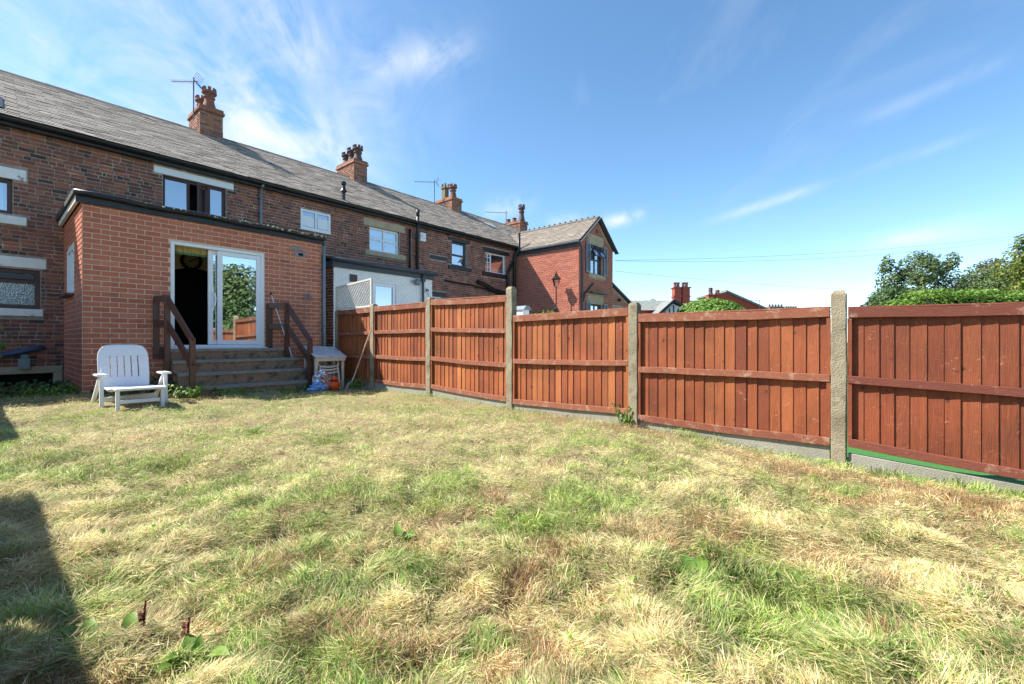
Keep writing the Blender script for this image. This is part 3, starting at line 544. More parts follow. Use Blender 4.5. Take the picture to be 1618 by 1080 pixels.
MB().tube([(8.72, VD-.08, 3.2), (8.72, VD-.08, 4.45), (8.66, VD-.16, 4.65), (8.66, VD-.18, 5.55)], .05, 10).tube([(8.66, VD-.18, 5.32), (8.66, VD-.18, 5.55)], .06, 10).build('soil_pipe', m_black, hc, smooth=True)
MB().box(8.78, 9.02, VD-.18, VD-.01, 4.50, 4.80).box(8.83, 8.97, VD-.22, VD-.181, 4.6, 4.73).build('flue_box', m_plast, hc, bevel=.015)
MB().box(10.1, 10.25, VD-.02, VD+.02, 4.95, 5.1).build('vent_grille', m_black, hc)
MB().tube([(13.98, VD-.1, 2.6), (13.98, VD-.1, 4.7), (14.1, VD-.25, 5.05), (14.1, VD-.25, 5.75)], .065, 10).tube([(13.55, VD-.08, 2.8), (13.55, VD-.08, 4.0), (13.9, VD-.1, 4.45)], .06, 10).build('soil_pipe', m_black, hc, smooth=True)
chimney(hc, 13.22, 13.85, 5.72, 6.95, 6.85, 7.86, [(.5, .22, .70, 'crown'), (.5, .68, .85, 'square')])
chimney(hc, 18.3, 18.95, 5.70, 7.1, 6.85, 7.80, [(.5, .12, .95, 'dark'), (.5, .5, .30, 'plain'), (.5, .82, .30, 'plain')])
MB().pts([(14.8, 4.65, 6.58), (15.3, 4.65, 6.58), (15.3, 5.05, 6.83), (14.8, 5.05, 6.83), (14.8, 4.62, 6.50), (15.3, 4.62, 6.50), (15.3, 5.1, 6.75), (14.8, 5.1, 6.75)], ((0, 1, 2, 3), (4, 5, 1, 0), (5, 6, 2, 1), (6, 7, 3, 2), (7, 4, 0, 3))).build('roof_light', m_lead, hc)

# ------------------------------------------------------------------ gabled wing
VF, UW, UX, GZ, AZ = -.63, 14.22, 17.04, 5.02, 6.15
UM = (UW+UX)/2
WG = (15.04, 16.12, 3.80, 5.06); WH = (15.04, 16.1, 1.4, 2.55)
hg = thing('gabled_house', 'red brick gabled wing with grey shutters, projecting beyond the terrace', 'house', (UW, VF, 0))
b = backing(UW, UX, -.4, GZ, [WG, WH], front(VF)); b.pts(((UW, VF+.006, GZ), (UX, VF+.006, GZ), (UM, VF+.006, AZ)), ((0, 1, 2),)); b.quad((UW+.006, VF, -.4), (UW+.006, VD+.1, -.4), (UW+.006, VD+.1, GZ), (UW+.006, VF, GZ)); b.quad((UX, VF, -.4), (UX, VD, -.4), (UX, VD, GZ), (UX, VF, GZ))
wall = b.build('wall', m_wmortar, hg)
tp = lambda a0, a1: GZ + (AZ-GZ)*(1-max(abs(a0-UM), abs(a1-UM))/(UM-UW)) - .04
brickwork(wall, lay(UW, UX, 1.0, AZ, [WG, WH, (14.9, 16.2, 5.06, 5.40), (14.95, 16.3, 3.62, 3.8), (14.9, 16.2, 2.55, 2.95)], .225, .0765, top=tp, seed=21), front(VF), m_wbrick, jit=.002)
brickwork(wall, lay(-VD, -VF, 1.0, GZ-.12, [], .225, .0765, seed=22), left(UW), m_wbrick, jit=.002)
r = MB(); ov = .12; sl = (AZ-GZ)/(UM-UW); VR = 5.2
for s in (-1, 1):
    e = UM+s*(UM-UW+.10); ez = GZ-.10*sl+.06
    r.quad((e, VF-ov, ez), (UM, VF-ov, AZ+.06), (UM, VR, AZ+.06), (e, VR, ez))
roof = r.build('roof', m_felt, hg)
vall = lambda s, t: True
eL = UM-(UM-UW+.10); ezL = GZ-.10*sl+.06; upv = Vector((UM-eL, 0, AZ+.06-ezL)); upl = upv.length; upn = upv.normalized()
def clipw(s, t):                                         # stop at the valley with the main roof
    v = VR-s; z = ezL+upn.z*t; return z > EZ+(v-EV)*math.tan(PITCH)-.05
slates(roof, (eL, VR, ezL), (0, -1, 0), upv, VR-(VF-ov), upl, .28, .14, clipw, 0, 23, mt=m_slate2)
n = 16; st = 4.6/n
for k in range(n):
    m = MB(); z = AZ+.10; y = VF-ov+k*st
    m.pts([(UM-.14, y, z-.09), (UM, y, z+.02), (UM+.14, y, z-.09), (UM-.14, y+st-.01, z-.09), (UM, y+st-.01, z+.02), (UM+.14, y+st-.01, z-.09)], ((0, 1, 4, 3), (1, 2, 5, 4), (0, 2, 1), (3, 4, 5))); m.box(UM-.05, UM+.05, y+st-.05, y+st-.011, z-.02, z+.06)
    m.build('ridge_tile', m_ridge, roof)
for s in (-1, 1):
    e = UM+s*(UM-UW+.16); MB().beam((e, VF-ov-.015, GZ-.16*sl), (UM, VF-ov-.015, AZ+.02), .03, .17, (0, 1, 0)).build('bargeboard', m_dgrey, hg)
MB().tube([(UW-.12, VF-.1, GZ-.07), (UW-.12, VD-.12, GZ-.07)], .06, 8).box(UW-.06, UW-.005, VF, VD-.02, GZ-.24, GZ-.04).build('gutter', m_dgrey, hg)
MB().tube([(UW-.08, VF-.06, GZ-.08), (UW+.14, VF-.07, GZ-.35), (UW+.14, VF-.07, -.2)], .04, 8).build('downpipe', m_dgrey, hg)
MB().tube([(UW+.25, VF-.06, 2.85), (UW+1.05, VF-.06, 3.40)], .035, 6).tube([(UW+.14, VF-.09, 2.6), (UW+.25, VF-.08, 2.87)], .06, 6).build('branch_pipe', m_black, hg)
vp = MB(); pv = [(UW+.1, VD-.15, 5.02), (UM-.1, RV-1.05, 6.14)]
MB().beam((UW-.12, VD-.20, EZ-.02), (UM-.15, VD+1.70, 6.13), .14, .02, (0, -.4, 1)).build('valley_lead', m_lead, hg)
Tg = front(VF)
w = window(hg, Tg, *WG, m_dgrey, .05, mull=(15.58,), trans=(4.42,), inner=.06, curtain=(15.1, 15.6, 3.85), label='upper window with two top lights tilted open')
for a in (15.10, 15.62):
    f2 = lambda x, z, d: (x, VF+.06-(5.02-z)*.55-d, z-.0)
    m = MB()
    for x0, x1, z0, z1 in ((a, a+.05, 4.50, 5.02), (a+.38, a+.43, 4.50, 5.02), (a+.05, a+.38, 4.50, 4.55), (a+.05, a+.38, 4.97, 5.02)): m.hexa([f2(x0, z0, 0), f2(x1, z0, 0), f2(x1, z0, .04), f2(x0, z0, .04), f2(x0, z1, 0), f2(x1, z1, 0), f2(x1, z1, .04), f2(x0, z1, .04)])
    m.build('open_top_light', m_dgrey, w); MB().quad(f2(a+.05, 4.55, .02), f2(a+.38, 4.55, .02), f2(a+.38, 4.97, .02), f2(a+.05, 4.97, .02)).build('top_light_pane', m_glass, w)
slab(w, 'lintel', Tg, 14.97, 16.2, 5.06, 5.38, m_stone); slab(w, 'sill', Tg, 14.95, 16.3, 3.63, 3.80, m_stone, -.05)
w2 = window(hg, Tg, *WH, m_dgrey, .06, mull=(15.57,), curtain=(15.1, 16.05, 1.5), label='lower window just above the fence'); slab(w2, 'lintel', Tg, 14.97, 16.2, 2.55, 2.95, m_stone)
MB().box(14.9, 16.25, VF-.22, VF-.02, 2.99, 3.03).build('ledge', m_black, w2)
for zz, hh in ((3.82, 1.22), (1.4, 1.2)):
    for a in (14.70, 16.14):
        s_ = MB().box(a, a+.32, VF-.05, VF-.015, zz, zz+hh).build('shutter', m_upvc if False else m_lilac, hg)
        m = MB()
        for x0, x1, z0, z1 in ((a-.005, a+.04, zz-.01, zz+hh+.01), (a+.28, a+.325, zz-.01, zz+hh+.01), (a+.04, a+.28, zz-.01, zz+.05), (a+.04, a+.28, zz+hh-.05, zz+hh+.01)): m.box(x0, x1, VF-.062, VF-.05, z0, z1)
        m.build('shutter_frame', m_grey, s_)
MB().box(UM-.07, UM+.07, VF-.02, VF, 5.55, 5.68).build('vent_brick', m_black, hg)
# lower lean-to beside it
hl = thing('brick_outbuilding', 'low brick lean-to with sloping roof beside the gabled wing', 'outbuilding', (UX, VF, 0))
b = MB(); b.pts(((UX+.01, VF+.3, -.4), (19.9, VF+.3, -.4), (19.9, VF+.3, 2.60), (UX+.01, VF+.3, 3.70)), ((0, 1, 2, 3),)); wl = b.build('wall', m_wmortar, hl)
brickwork(wl, lay(UX+.01, 19.9, 1.0, 3.7, [(17.3, 18.6, 2.35, 2.62)], .225, .0765, top=lambda a, c: 3.70-(c-UX)*.385-.05, seed=25), front(VF+.3), m_wbrick)
slab(hl, 'lintel', front(VF+.3), 17.3, 18.6, 2.35, 2.62, m_stone); MB().quad((17.4, VF+.29, 1.2), (18.5, VF+.29, 1.2), (18.5, VF+.29, 2.34), (17.4, VF+.29, 2.34)).build('pane', m_glass, hl)
b = MB(); b.hexa([(UX+.01, VF+.15, 3.72), (20.0, VF+.15, 2.57), (20.0, VD, 2.57), (UX+.01, VD, 3.72), (UX+.01, VF+.15, 3.80), (20.0, VF+.15, 2.65), (20.0, VD, 2.65), (UX+.01, VD, 3.80)]).build('roof', m_dgrey, hl)
MB().lathe((18.1, VF+.2, 2.86), [(.05, 0), (.09, .08), (.04, .14)], 8).build('floodlight', m_black, hl)

# ------------------------------------------------------------------ white painted extension of the middle house
VW, WU0, WU1, WZ = 1.2, 4.94, 8.28, 3.02
hw = thing('painted_extension', 'white painted brick rear extension with dark gutter, behind the trellis', 'extension', (WU0, VW, 0))
WW = (6.14, 6.90, 1.75, 2.68); b = backing(WU0, WU1, -.3, WZ, [WW], front(VW)); b.quad((WU0+.006, VW, -.3), (WU0+.006, VD, -.3), (WU0+.006, VD, WZ), (WU0+.006, VW, WZ)); b.quad((WU1, VW, -.3), (WU1, VD, -.3), (WU1, VD, WZ), (WU1, VW, WZ))
wall = b.build('wall', m_white_brick, hw); brickwork(wall, lay(WU0, WU1, .3, WZ-.02, [WW], .225, .0765, seed=31), front(VW), m_white_brick, jit=.002)
brickwork(wall, lay(-VD, -VW, .3, WZ-.02, [], .225, .0765, 'garden', seed=32), left(WU0-.008), m_obrick, jit=.004)
w = window(hw, front(VW), *WW, m_upvc, .09, rec=.03, label='white window behind the trellis'); MB().box(6.05, 7.0, VW-.06, VW+.05, 1.70, 1.748).build('sill', m_upvc, w)
MB().hexa([(WU0-.12, VW-.12, 3.14), (WU1+.08, VW-.12, 3.14), (WU1+.08, VD-.01, 3.42), (WU0-.12, VD-.01, 3.42), (WU0-.12, VW-.12, 3.20), (WU1+.08, VW-.12, 3.20), (WU1+.08, VD-.01, 3.48), (WU0-.12, VD-.01, 3.48)]).build('roof', m_felt, hw)
MB().box(WU0-.06, WU1+.02, VW-.06, VW-.012, WZ-.06, WZ+.12).box(WU0-.07, WU0-.02, VW-.012, VD-.02, WZ-.06, WZ+.11).build('fascia', m_dgrey, hw)
MB().tube([(WU0-.12, VW-.13, WZ+.14), (WU1+.10, VW-.13, WZ+.12)], .058, 10).build('gutter', m_dgrey, hw, smooth=True)
MB().tube([(7.86, VW-.13, WZ+.08), (7.86, VW-.07, WZ-.15), (7.86, VW-.07, 0)], .035, 8).box(7.80, 7.92, VW-.12, VW-.02, WZ-.16, WZ+.02).build('downpipe', m_dgrey, hw)
MB().box(5.40, 5.62, VW-.02, VW+.01, 2.62, 2.82).build('vent_brick', m_maroon, hw)
MB().lathe((7.62, VW-.1, 2.72), [(.03, 0), (.10, .03), (.11, .13), (.05, .2)], 10).box(7.40, 7.60, VW-.10, VW-.05, 2.80, 2.83).build('security_light', m_grey, hw)
MB().tube([(8.02, VW-.03, 2.6), (8.12, VW-.03, 2.45), (8.14, VW-.03, 2.25), (8.05, VW-.03, 2.1), (7.9, VW-.03, 2.12)], .008, 5).lathe((8.05, VW-.04, 2.58), [(.05, 0), (.06, .03), (.04, .07)], 8).build('cable', m_grey, hw)

# ------------------------------------------------------------------ orange brick extension
EU, ETOP = 4.01, 3.24
dz0, dz1 = .865, 2.83; du0, du1 = 1.174, 2.777
he = thing('brick_extension', 'flat-roofed orange brick extension with white sliding door and steps', 'extension', (0, 0, 0))
DOOR = (du0, du1, dz0, dz1); SW = (-1.98, -1.02, 1.84, 2.70)
b = backing(.0, EU, -.2, ETOP, [DOOR], front(0), rev=.12); wall = b.build('wall', m_mortar, he)
brickwork(wall, lay(0, EU, .165, ETOP, [DOOR], .2286, .0868, seed=41), front(0), m_brick, single=300, jit=.0012, proud=.004, seed=41)
b = backing(-VD, 0, -.2, ETOP+.05, [SW], left(0), rev=.12); sw_ = b.build('side_wall', m_mortar, he)
brickwork(sw_, lay(-VD, -.002, .165, ETOP+.05, [SW], .2286, .0868, seed=42), left(0), m_brick, jit=.0012, proud=.004, seed=42)
MB().quad((EU, 0.006, -.2), (EU, VD, -.2), (EU, VD, ETOP), (EU, .006, ETOP)).build('far_wall', m_mortar, he)
MB().box(-.004, 1.15, -.02, .1, -.2, .16).box(-.02, -.005, .02, VD, -.2, .16).build('plinth', m_step, he, bevel=.006)
w = window(he, left(0), *SW, m_upvc, .07, mull=(-1.5,), rec=-.01, room=False, label='narrow white window in the side wall'); MB().box(-.12, .02, 1.0, 2.02, 1.80, 1.838).build('sill', m_maroon, w)
# flat roof: deck, fascia, bent gutter, moss crust
MB().hexa([(-.11, -.08, 3.385), (EU+.1, -.08, 3.385), (EU+.1, VD-.01, 3.44), (-.11, VD-.01, 3.44), (-.11, -.08, 3.42), (EU+.1, -.08, 3.42), (EU+.1, VD-.01, 3.475), (-.11, VD-.01, 3.475)]).build('roof', m_felt, he)
MB().box(-.08, EU+.04, -.055, -.012, 3.235, 3.40).build('fascia', m_black, he); MB().box(-.075, -.03, -.011, VD-.02, 3.27, 3.385).build('side_fascia', m_wpaint, he); MB().box(-.115, -.08, -.07, VD-.02, 3.36, 3.44).build('verge_trim', m_felt, he)
g = MB(); path = [(-.11+4.15*k/14, -.105, 3.375-.0*k+.012*math.sin(k*1.3)-.02*(k/14)) for k in range(15)]; g.tube(path, .045, 10); g.build('gutter', m_black, he, smooth=True)
m = MB()
for k in range(110):
    x = random.betavariate(3.2, 1.3)*4.1; r_ = random.uniform(.007, .025); n = 6; c = Vector((x, -.125+random.uniform(-.05, .03), 3.405-.02*x/4+random.uniform(-.03, .012)))
    m.lathe(c, [(r_*.7, -r_*.5), (r_, 0), (r_*.7, r_*.6), (r_*.2, r_*.8)], n)
m.build('moss', m_moss, he, smooth=True, kind='stuff')
MB().tube([(EU+.035, -.05, 0.0), (EU+.035, -.05, 3.2)], .034, 10).tube([(EU+.035, -.05, 1.35), (EU+.035, -.05, 1.42)], .042, 10).build('downpipe', m_grey, he, smooth=True)
vu, vz = PV(474, 402, 0); MB().box(vu-.12, vu+.12, -.02, .01, vz-.05, vz+.06).box(vu-.22, vu+.05, -.012, .008, vz+.10, vz+.16).build('air_vent', m_grey, he, bevel=.006); MB().box(vu-.04, vu+.06, -.026, -.0202, vz-.03, vz+.03).build('vent_slot', m_dark, he)
vu, vz = PV(253, 557, 0); MB().box(vu-.11, vu+.11, -.018, .012, vz-.11, vz+.11).build('air_brick', m_maroon, he)
vu, vz = PV(486, 470, 0); m = MB()
for k in range(9): a = k*.7; m.tube([(vu, -.02, vz+.05), (vu+.10*math.cos(a), -.06, vz+.07*math.sin(a)), (vu+.12*math.cos(a+.5), -.03, vz-.05+.05*math.sin(a))], .006, 4)
m.tube([(vu-.05, -.03, vz-.02), (vu-.06, -.03, vz-.4), (vu-.10, -.03, vz-.9)], .005, 4).tube([(vu+.02, -.03, vz+.02), (vu+.02, -.05, vz+.12)], .012, 5).build('hook_with_wire', m_grey, he)
# sliding door
fr = MB(); fb = lambda x0, x1, z0, z1, d0, d1: fr.box(x0, x1, d0, d1, z0, z1)
fb(du0, du0+.06, dz0, dz1, .015, .14); fb(du1-.06, du1, dz0, dz1, .015, .14); fb(du0+.06, du1-.06, dz1-.06, dz1, .016, .14); fb(du0+.06, du1-.06, dz0, dz0+.05, .0, .14)
door = fr.build('patio_door', m_upvc, he, bevel=.006); door['label'] = 'white sliding patio door pushed half open'
def sash(nm, u0, u1, d, st=.085):
    m = MB(); z0, z1 = dz0+.055, dz1-.065
    m.box(u0, u0+st, d, d+.045, z0, z1).box(u1-st, u1, d, d+.045, z0, z1).box(u0+st, u1-st, d+.001, d+.045, z1-st, z1).box(u0+st, u1-st, d+.001, d+.045, z0, z0+st)
    s_ = m.build(nm, m_upvc, door, bevel=.005); return s_, (u0+st, u1-st, z0+st, z1-st)
s1, q1 = sash('fixed_sash', PV(344, 400, .03)[0], du1-.06, .03); s2, q2 = sash('sliding_sash', PV(329, 400, .085)[0], PV(402, 400, .085)[0]+.02, .085)
for (q, d) in ((q1, .05), (q2, .105)): MB().quad((q[0], d, q[2]), (q[1], d, q[2]), (q[1], d, q[3]), (q[0], d, q[3])).build('pane', m_dglass, door)
hu = PV(336, 470, .085)[0]; MB().tube([(hu, .08, 1.66), (hu+.02, .03, 1.69), (hu+.035, .03, 1.80), (hu+.02, .03, 1.92), (hu, .08, 1.95)], .017, 8).box(hu-.025, hu+.02, .073, .084, 1.6, 2.0).build('door_handle', m_upvc, door)
MB().box(du0-.05, du1+.05, -.06, .02, dz0-.05, dz0-.002).build('door_sill', m_upvc, door, bevel=.006)
# the room behind the door
rm = MB(); a0, a1, b0, b1, c0, c1 = .125, 3.7, .125, 2.5, .80, 3.15
rm.quad((a0, b0, c1), (a1, b0, c1), (a1, b1, c1), (a0, b1, c1)); [rm.quad((a0, p, r1), (a0, q, r1), (a0, q, r2), (a0, p, r2)) for p, q, r1, r2 in ((b0, 1.02, c0, c1), (1.98, b1, c0, c1), (1.02, 1.98, c0, 1.84), (1.02, 1.98, 2.70, c1))]; rm.quad((a1, b0, c0), (a1, b1, c0), (a1, b1, c1), (a1, b0, c1)); rm.quad((a0, b0, c0), (du0, b0, c0), (du0, b0, c1), (a0, b0, c1)); rm.quad((du1, b0, c0), (a1, b0, c0), (a1, b0, c1), (du1, b0, c1)); rm.quad((du0, b0, dz1), (du1, b0, dz1), (du1, b0, c1), (du0, b0, c1))
room = rm.build('room', m_cream, he); MB().quad((a0, b0, .86), (a1, b0, .86), (a1, b1, .86), (a0, b1, .86)).build('room_floor', m_carpet, room)
ac, az = PV(306, 424, 2.5); aw = .66; m = MB(); n = 18                       # cream wall with an arched opening
arc = [(ac-aw*math.cos(math.pi*k/n), az-.42+.42*math.sin(math.pi*k/n)) for k in range(n+1)]
m.quad((a0, b1, c0), (ac-aw, b1, c0), (ac-aw, b1, c1), (a0, b1, c1)); m.quad((ac+aw, b1, c0), (a1, b1, c0), (a1, b1, c1), (ac+aw, b1, c1))
for k in range(n): m.quad((arc[k][0], b1, arc[k][1]), (arc[k+1][0], b1, arc[k+1][1]), (arc[k+1][0], b1, c1), (arc[k][0], b1, c1))
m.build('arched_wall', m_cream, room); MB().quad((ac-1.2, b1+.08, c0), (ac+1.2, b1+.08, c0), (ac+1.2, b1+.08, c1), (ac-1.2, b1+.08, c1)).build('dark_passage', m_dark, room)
cu_, cz_ = PV(302, 412, 2.44)
ck = thing('wall_clock', 'round black-rimmed clock on the cream wall inside the doorway', 'clock', (cu_, 2.44, cz_))
def disc(mb, r0, r1, d0, d1, n=32):
    ring = lambda r, d: [(cu_+r*math.cos(2*math.pi*k/n), 2.44+d, cz_+r*math.sin(2*math.pi*k/n)) for k in range(n)]
    o_ = len(mb.v); mb.v += ring(r1, d1)+ring(r1, d0)+ring(r0, d0)+ring(r0, d1)
    for j in range(3):
        for k in range(n): mb.f.append((o_+j*n+k, o_+j*n+(k+1) % n, o_+(j+1)*n+(k+1) % n, o_+(j+1)*n+k))
    return mb
disc(MB(), .16, .215, -.04, .02).build('rim', m_clockblk, ck)
m = MB(); m.v = [(cu_+.165*math.cos(2*math.pi*k/32), 2.435, cz_+.165*math.sin(2*math.pi*k/32)) for k in range(32)]; m.f = [tuple(range(32))]; m.build('dial', m_clockface, ck)
for k in range(12): a = k*math.pi/6; MB().beam((cu_+.115*math.sin(a), 2.43, cz_+.115*math.cos(a)), (cu_+.15*math.sin(a), 2.43, cz_+.15*math.cos(a)), .014, .006, (0, 1, 0)).build('hour_mark', m_clockblk, ck)
for a, l in ((1.05, .12), (4.2, .075)): MB().beam((cu_, 2.425, cz_), (cu_+l*math.sin(a), 2.425, cz_+l*math.cos(a)), .014, .005, (0, 1, 0)).build('hand', m_clockblk, ck)
cv = thing('curtain_valance', 'yellow gathered valance with green edging inside the open door', 'curtain', (du0, .2, 2.6)); m = MB(); m2 = MB()
for k in range(48):
    p, q = du0+.07+k*.030, du0+.07+(k+1)*.030; d = lambda i: .20+.02*math.sin(i*1.7)
    m.quad((p, d(k), 2.67), (q, d(k+1), 2.67), (q, d(k+1), 2.82), (p, d(k), 2.82)); m2.quad((p, d(k)-.004, 2.63), (q, d(k+1)-.004, 2.63), (q, d(k+1)-.004, 2.675), (p, d(k)-.004, 2.675))
m.build('fabric', m_curt, cv, smooth=True); m2.build('edging', m_green_trim, cv)

# ------------------------------------------------------------------ steps and handrails
st = thing('concrete_steps', 'worn concrete steps rising to the sliding door', 'steps', (1.1, -1.2, 0))
zz = [.845, .645, .43, .20]; vf_ = [-.26, -.54, -.84, -1.14]; ul = [1.12, 1.10, 1.10, 1.06]; ur = [3.20, 3.22, 3.25, 3.20]; vb = 0
for i in range(4):
    def wob(a, b): return [(a+(b-a)*k/10, random.uniform(-.012, .012), random.uniform(-.006, .006)) for k in range(11)]
    m = MB(); bot = [(zz[i+1] if i < 3 else -.15)]; e = wob(ul[i], ur[i])
    p = [(x, vf_[i]+dy+.035, bot[0]) for x, dy, dz in e]+[(x, vf_[i]+dy+.03, zz[i]-.045) for x, dy, dz in e]
    m.pts(p, [(k, k+1, 12+k, 11+k) for k in range(10)]); m.quad((ul[i], vf_[i]+.03, bot[0]), (ul[i], 0 if i == 0 else vf_[i-1]+.06, bot[0]), (ul[i], 0 if i == 0 else vf_[i-1]+.06, zz[i]-.04), (ul[i], vf_[i]+.03, zz[i]-.04)); m.quad((ur[i], vf_[i]+.03, bot[0]), (ur[i], -.001 if i == 0 else vf_[i-1]+.06, bot[0]), (ur[i], -.001 if i == 0 else vf_[i-1]+.06, zz[i]-.04), (ur[i], vf_[i]+.03, zz[i]-.04))
    s_ = m.build('step', m_step, st)
    m = MB(); n = 20; back = (-.002 if i == 0 else vf_[i-1]+.10); x = [ul[i]-.02+(ur[i]-ul[i]+.04)*k/n for k in range(n+1)]; fy = [vf_[i]+random.uniform(-.010, .010) for _ in x]; fz = [zz[i]+random.uniform(-.005, .003) for _ in x]
    m.pts([(a, y, z-.05) for a, y, z in zip(x, fy, fz)]+[(a, y, z) for a, y, z in zip(x, fy, fz)]+[(a, back, zz[i]) for a in x], [(k, k+1, n+2+k, n+1+k) for k in range(n)]+[(n+1+k, n+2+k, 2*n+3+k, 2*n+2+k) for k in range(n)])
    m.build('tread', m_tread, s_)
def handrail(label, ua, top_post, uq, side):
    t = thing('handrail', label, 'handrail', (ua, -.6, 0), 'brown timber handrails beside the steps')
    v0, v1 = -.10, -1.16; p = .07
    MB().box(ua-.14 if side < 0 else ua-.30, (ua-.05) if side < 0 else ua-.18, -.045, -.013, .75, 1.78).build('wall_board', m_hrail, t, bevel=.004)
    MB().box(ua-.04, ua+.04, -.36, -.28, .05, 1.80).build('post', m_hrail, t, bevel=.005)
    MB().box(uq-.04, uq+.04, v1-.04, v1+.04, .0, 1.04).build('post', m_hrail, t, bevel=.005)
    o_ = -.055 if side < 0 else .055
    for z0, z1 in ((1.72, .98), (1.28, .56)):
        MB().beam((ua, -.32, z0+.02), (uq, v1-.03, z1), .035, .12, (0, 0, 1)).build('rail', m_hrail, t, bevel=.004)
        MB().beam((ua-(.12 if side < 0 else .26), -.06, z0+.02), (ua, -.30, z0+.02), .03, .115, (0, 0, 1)).build('rail', m_hrail, t, bevel=.004)
    return t
handrail('left brown timber handrail of the steps, next to the white lounger', 1.05, 1.8, 1.21, -1)
handrail('right brown timber handrail of the steps, next to the white table', 3.10, 1.8, 3.19, 1)

# ------------------------------------------------------------------ lounger, table and small things by the house
def gzs(u, v): p = H(u, v); return float(gz(np.array([p.x]), np.array([p.y]))[0])
g0 = .07
ch = thing('lounge_chair', 'low white plastic lounge chair with slotted back, standing on the grass', 'chair', (.38, -1.6, g0))
m = MB(); prof = []                                       # back plate with rounded shoulders and five slots
def backp(s, t): return (.345+s, -1.02+.02-.0*t-(.80-t)*.26+.03*(s/.3)**2*-1, .30+t*.96)
hw_ = lambda t: .285*(1-.22*max(0, (t-.42)/.24)**3.0)+.01*min(t/.2, 1)
nx, nt_ = 44, 26; grid = {}; keep = []
for i in range(nx+1):
    for j in range(nt_+1):
        t_ = .66*j/nt_; grid[i, j] = len(m.v); s_ = (i/nx*2-1)*hw_(t_); t2 = t_-.03*(abs(i/nx*2-1)**4)*(t_/.66)**3; m.v.append(backp(s_, t2))
slots = [10, 16, 22, 28, 34]
for i in range(nx):
    for j in range(nt_):
        if i in slots and 6 <= j <= 18: continue
        m.f.append((grid[i, j], grid[i+1, j], grid[i+1, j+1], grid[i, j+1]))
bk = m.build('backrest', m_plast, ch, smooth=True); sd = bk.modifiers.new('thick', 'SOLIDIFY'); sd.thickness = .025
m = MB(); n = 12; y0, y1 = -2.12, -1.2
top = []; 
for j in range(n+1):
    t_ = j/n; y = y0+(y1-y0)*t_; z = .335-.05*t_+.018*math.sin(t_*9); top.append((y, z))
for s_ in (0, 1):
    pass
m.pts([(x, y, z) for y, z in top for x in (.10, .66)]+[(x, y, z-.03) for y, z in top for x in (.10, .66)], [(2*j, 2*j+1, 2*j+3, 2*j+2) for j in range(n)]+[(2*(n+1)+2*j, 2*(n+1)+2*j+2, 2*(n+1)+2*j+3, 2*(n+1)+2*j+1) for j in range(n)]+[(2*j, 2*j+2, 2*(n+1)+2*j+2, 2*(n+1)+2*j) for j in range(n)]+[(2*j+1, 2*(n+1)+2*j+1, 2*(n+1)+2*j+3, 2*j+3) for j in range(n)]+[(0, 2*(n+1), 2*(n+1)+1, 1)])
m.build('seat', m_plast, ch, bevel=.006)
for x in (.135, .625): MB().box(x-.022, x+.022, -2.08, -2.04, g0-.05, .308).build('leg', m_plast, ch, bevel=.006)
MB().beam((.163, -2.055, .15), (.597, -2.055, .15), .03, .05).build('crossbar', m_plast, ch, bevel=.005); MB().beam((.08, -1.45, .14), (.66, -1.45, .16), .04, .07).build('crossbar', m_plast, ch, bevel=.005)
for x in (.02, .74):
    MB().box(x-.06, x+.06, -1.75, -1.42, .49, .52).build('armrest', m_plast, ch, bevel=.01)
    MB().beam((x, -1.66, .489), (x+.0, -1.70, g0-.05), .045, .05, (0, 1, 0)).build('leg', m_plast, ch, bevel=.005); MB().beam((x, -1.58, .488), (x-.03, -1.10, g0-.05), .045, .05, (0, 1, 0)).build('leg', m_plast, ch, bevel=.005)
MB().beam((.02, -1.62, .521), (.025, -1.62, .60), .018, .018).build('peg', m_plast, ch)

tb = thing('plastic_table', 'grimy white plastic table tilted forward by the fence corner', 'table', (3.65, -1.0, .03))
P4 = [(3.17, -1.42, .690), (3.84, -1.42, .675), (4.00, -.62, .865), (3.27, -.62, .90)]
m = MB(); m.hexa([(p[0], p[1], p[2]-.03) for p in P4]+P4); tt = m.build('table_top', m_tabtop, tb, bevel=.008)
for k in range(7):
    f0 = .1+.115*k; A = Vector(P4[0]).lerp(Vector(P4[1]), f0); B_ = Vector(P4[3]).lerp(Vector(P4[2]), f0); MB().beam(A.lerp(B_, .1)+Vector((0, 0, .002)), A.lerp(B_, .9)+Vector((0, 0, .002)), .04, .006).build('slat', m_tabtop, tt)
MB().box(3.20, 3.82, -1.40, -1.385, .585, .655).build('apron', m_cplast, tb)
for (x, y, z) in ((3.22, -1.36, .65), (3.78, -1.36, .64), (3.92, -.70, .82), (3.32, -.70, .86)): MB().beam((x, y, z), (x+.02, y+.05, -.02), .05, .05, (0, 1, 0)).build('leg', m_cplast, tb, bevel=.006)
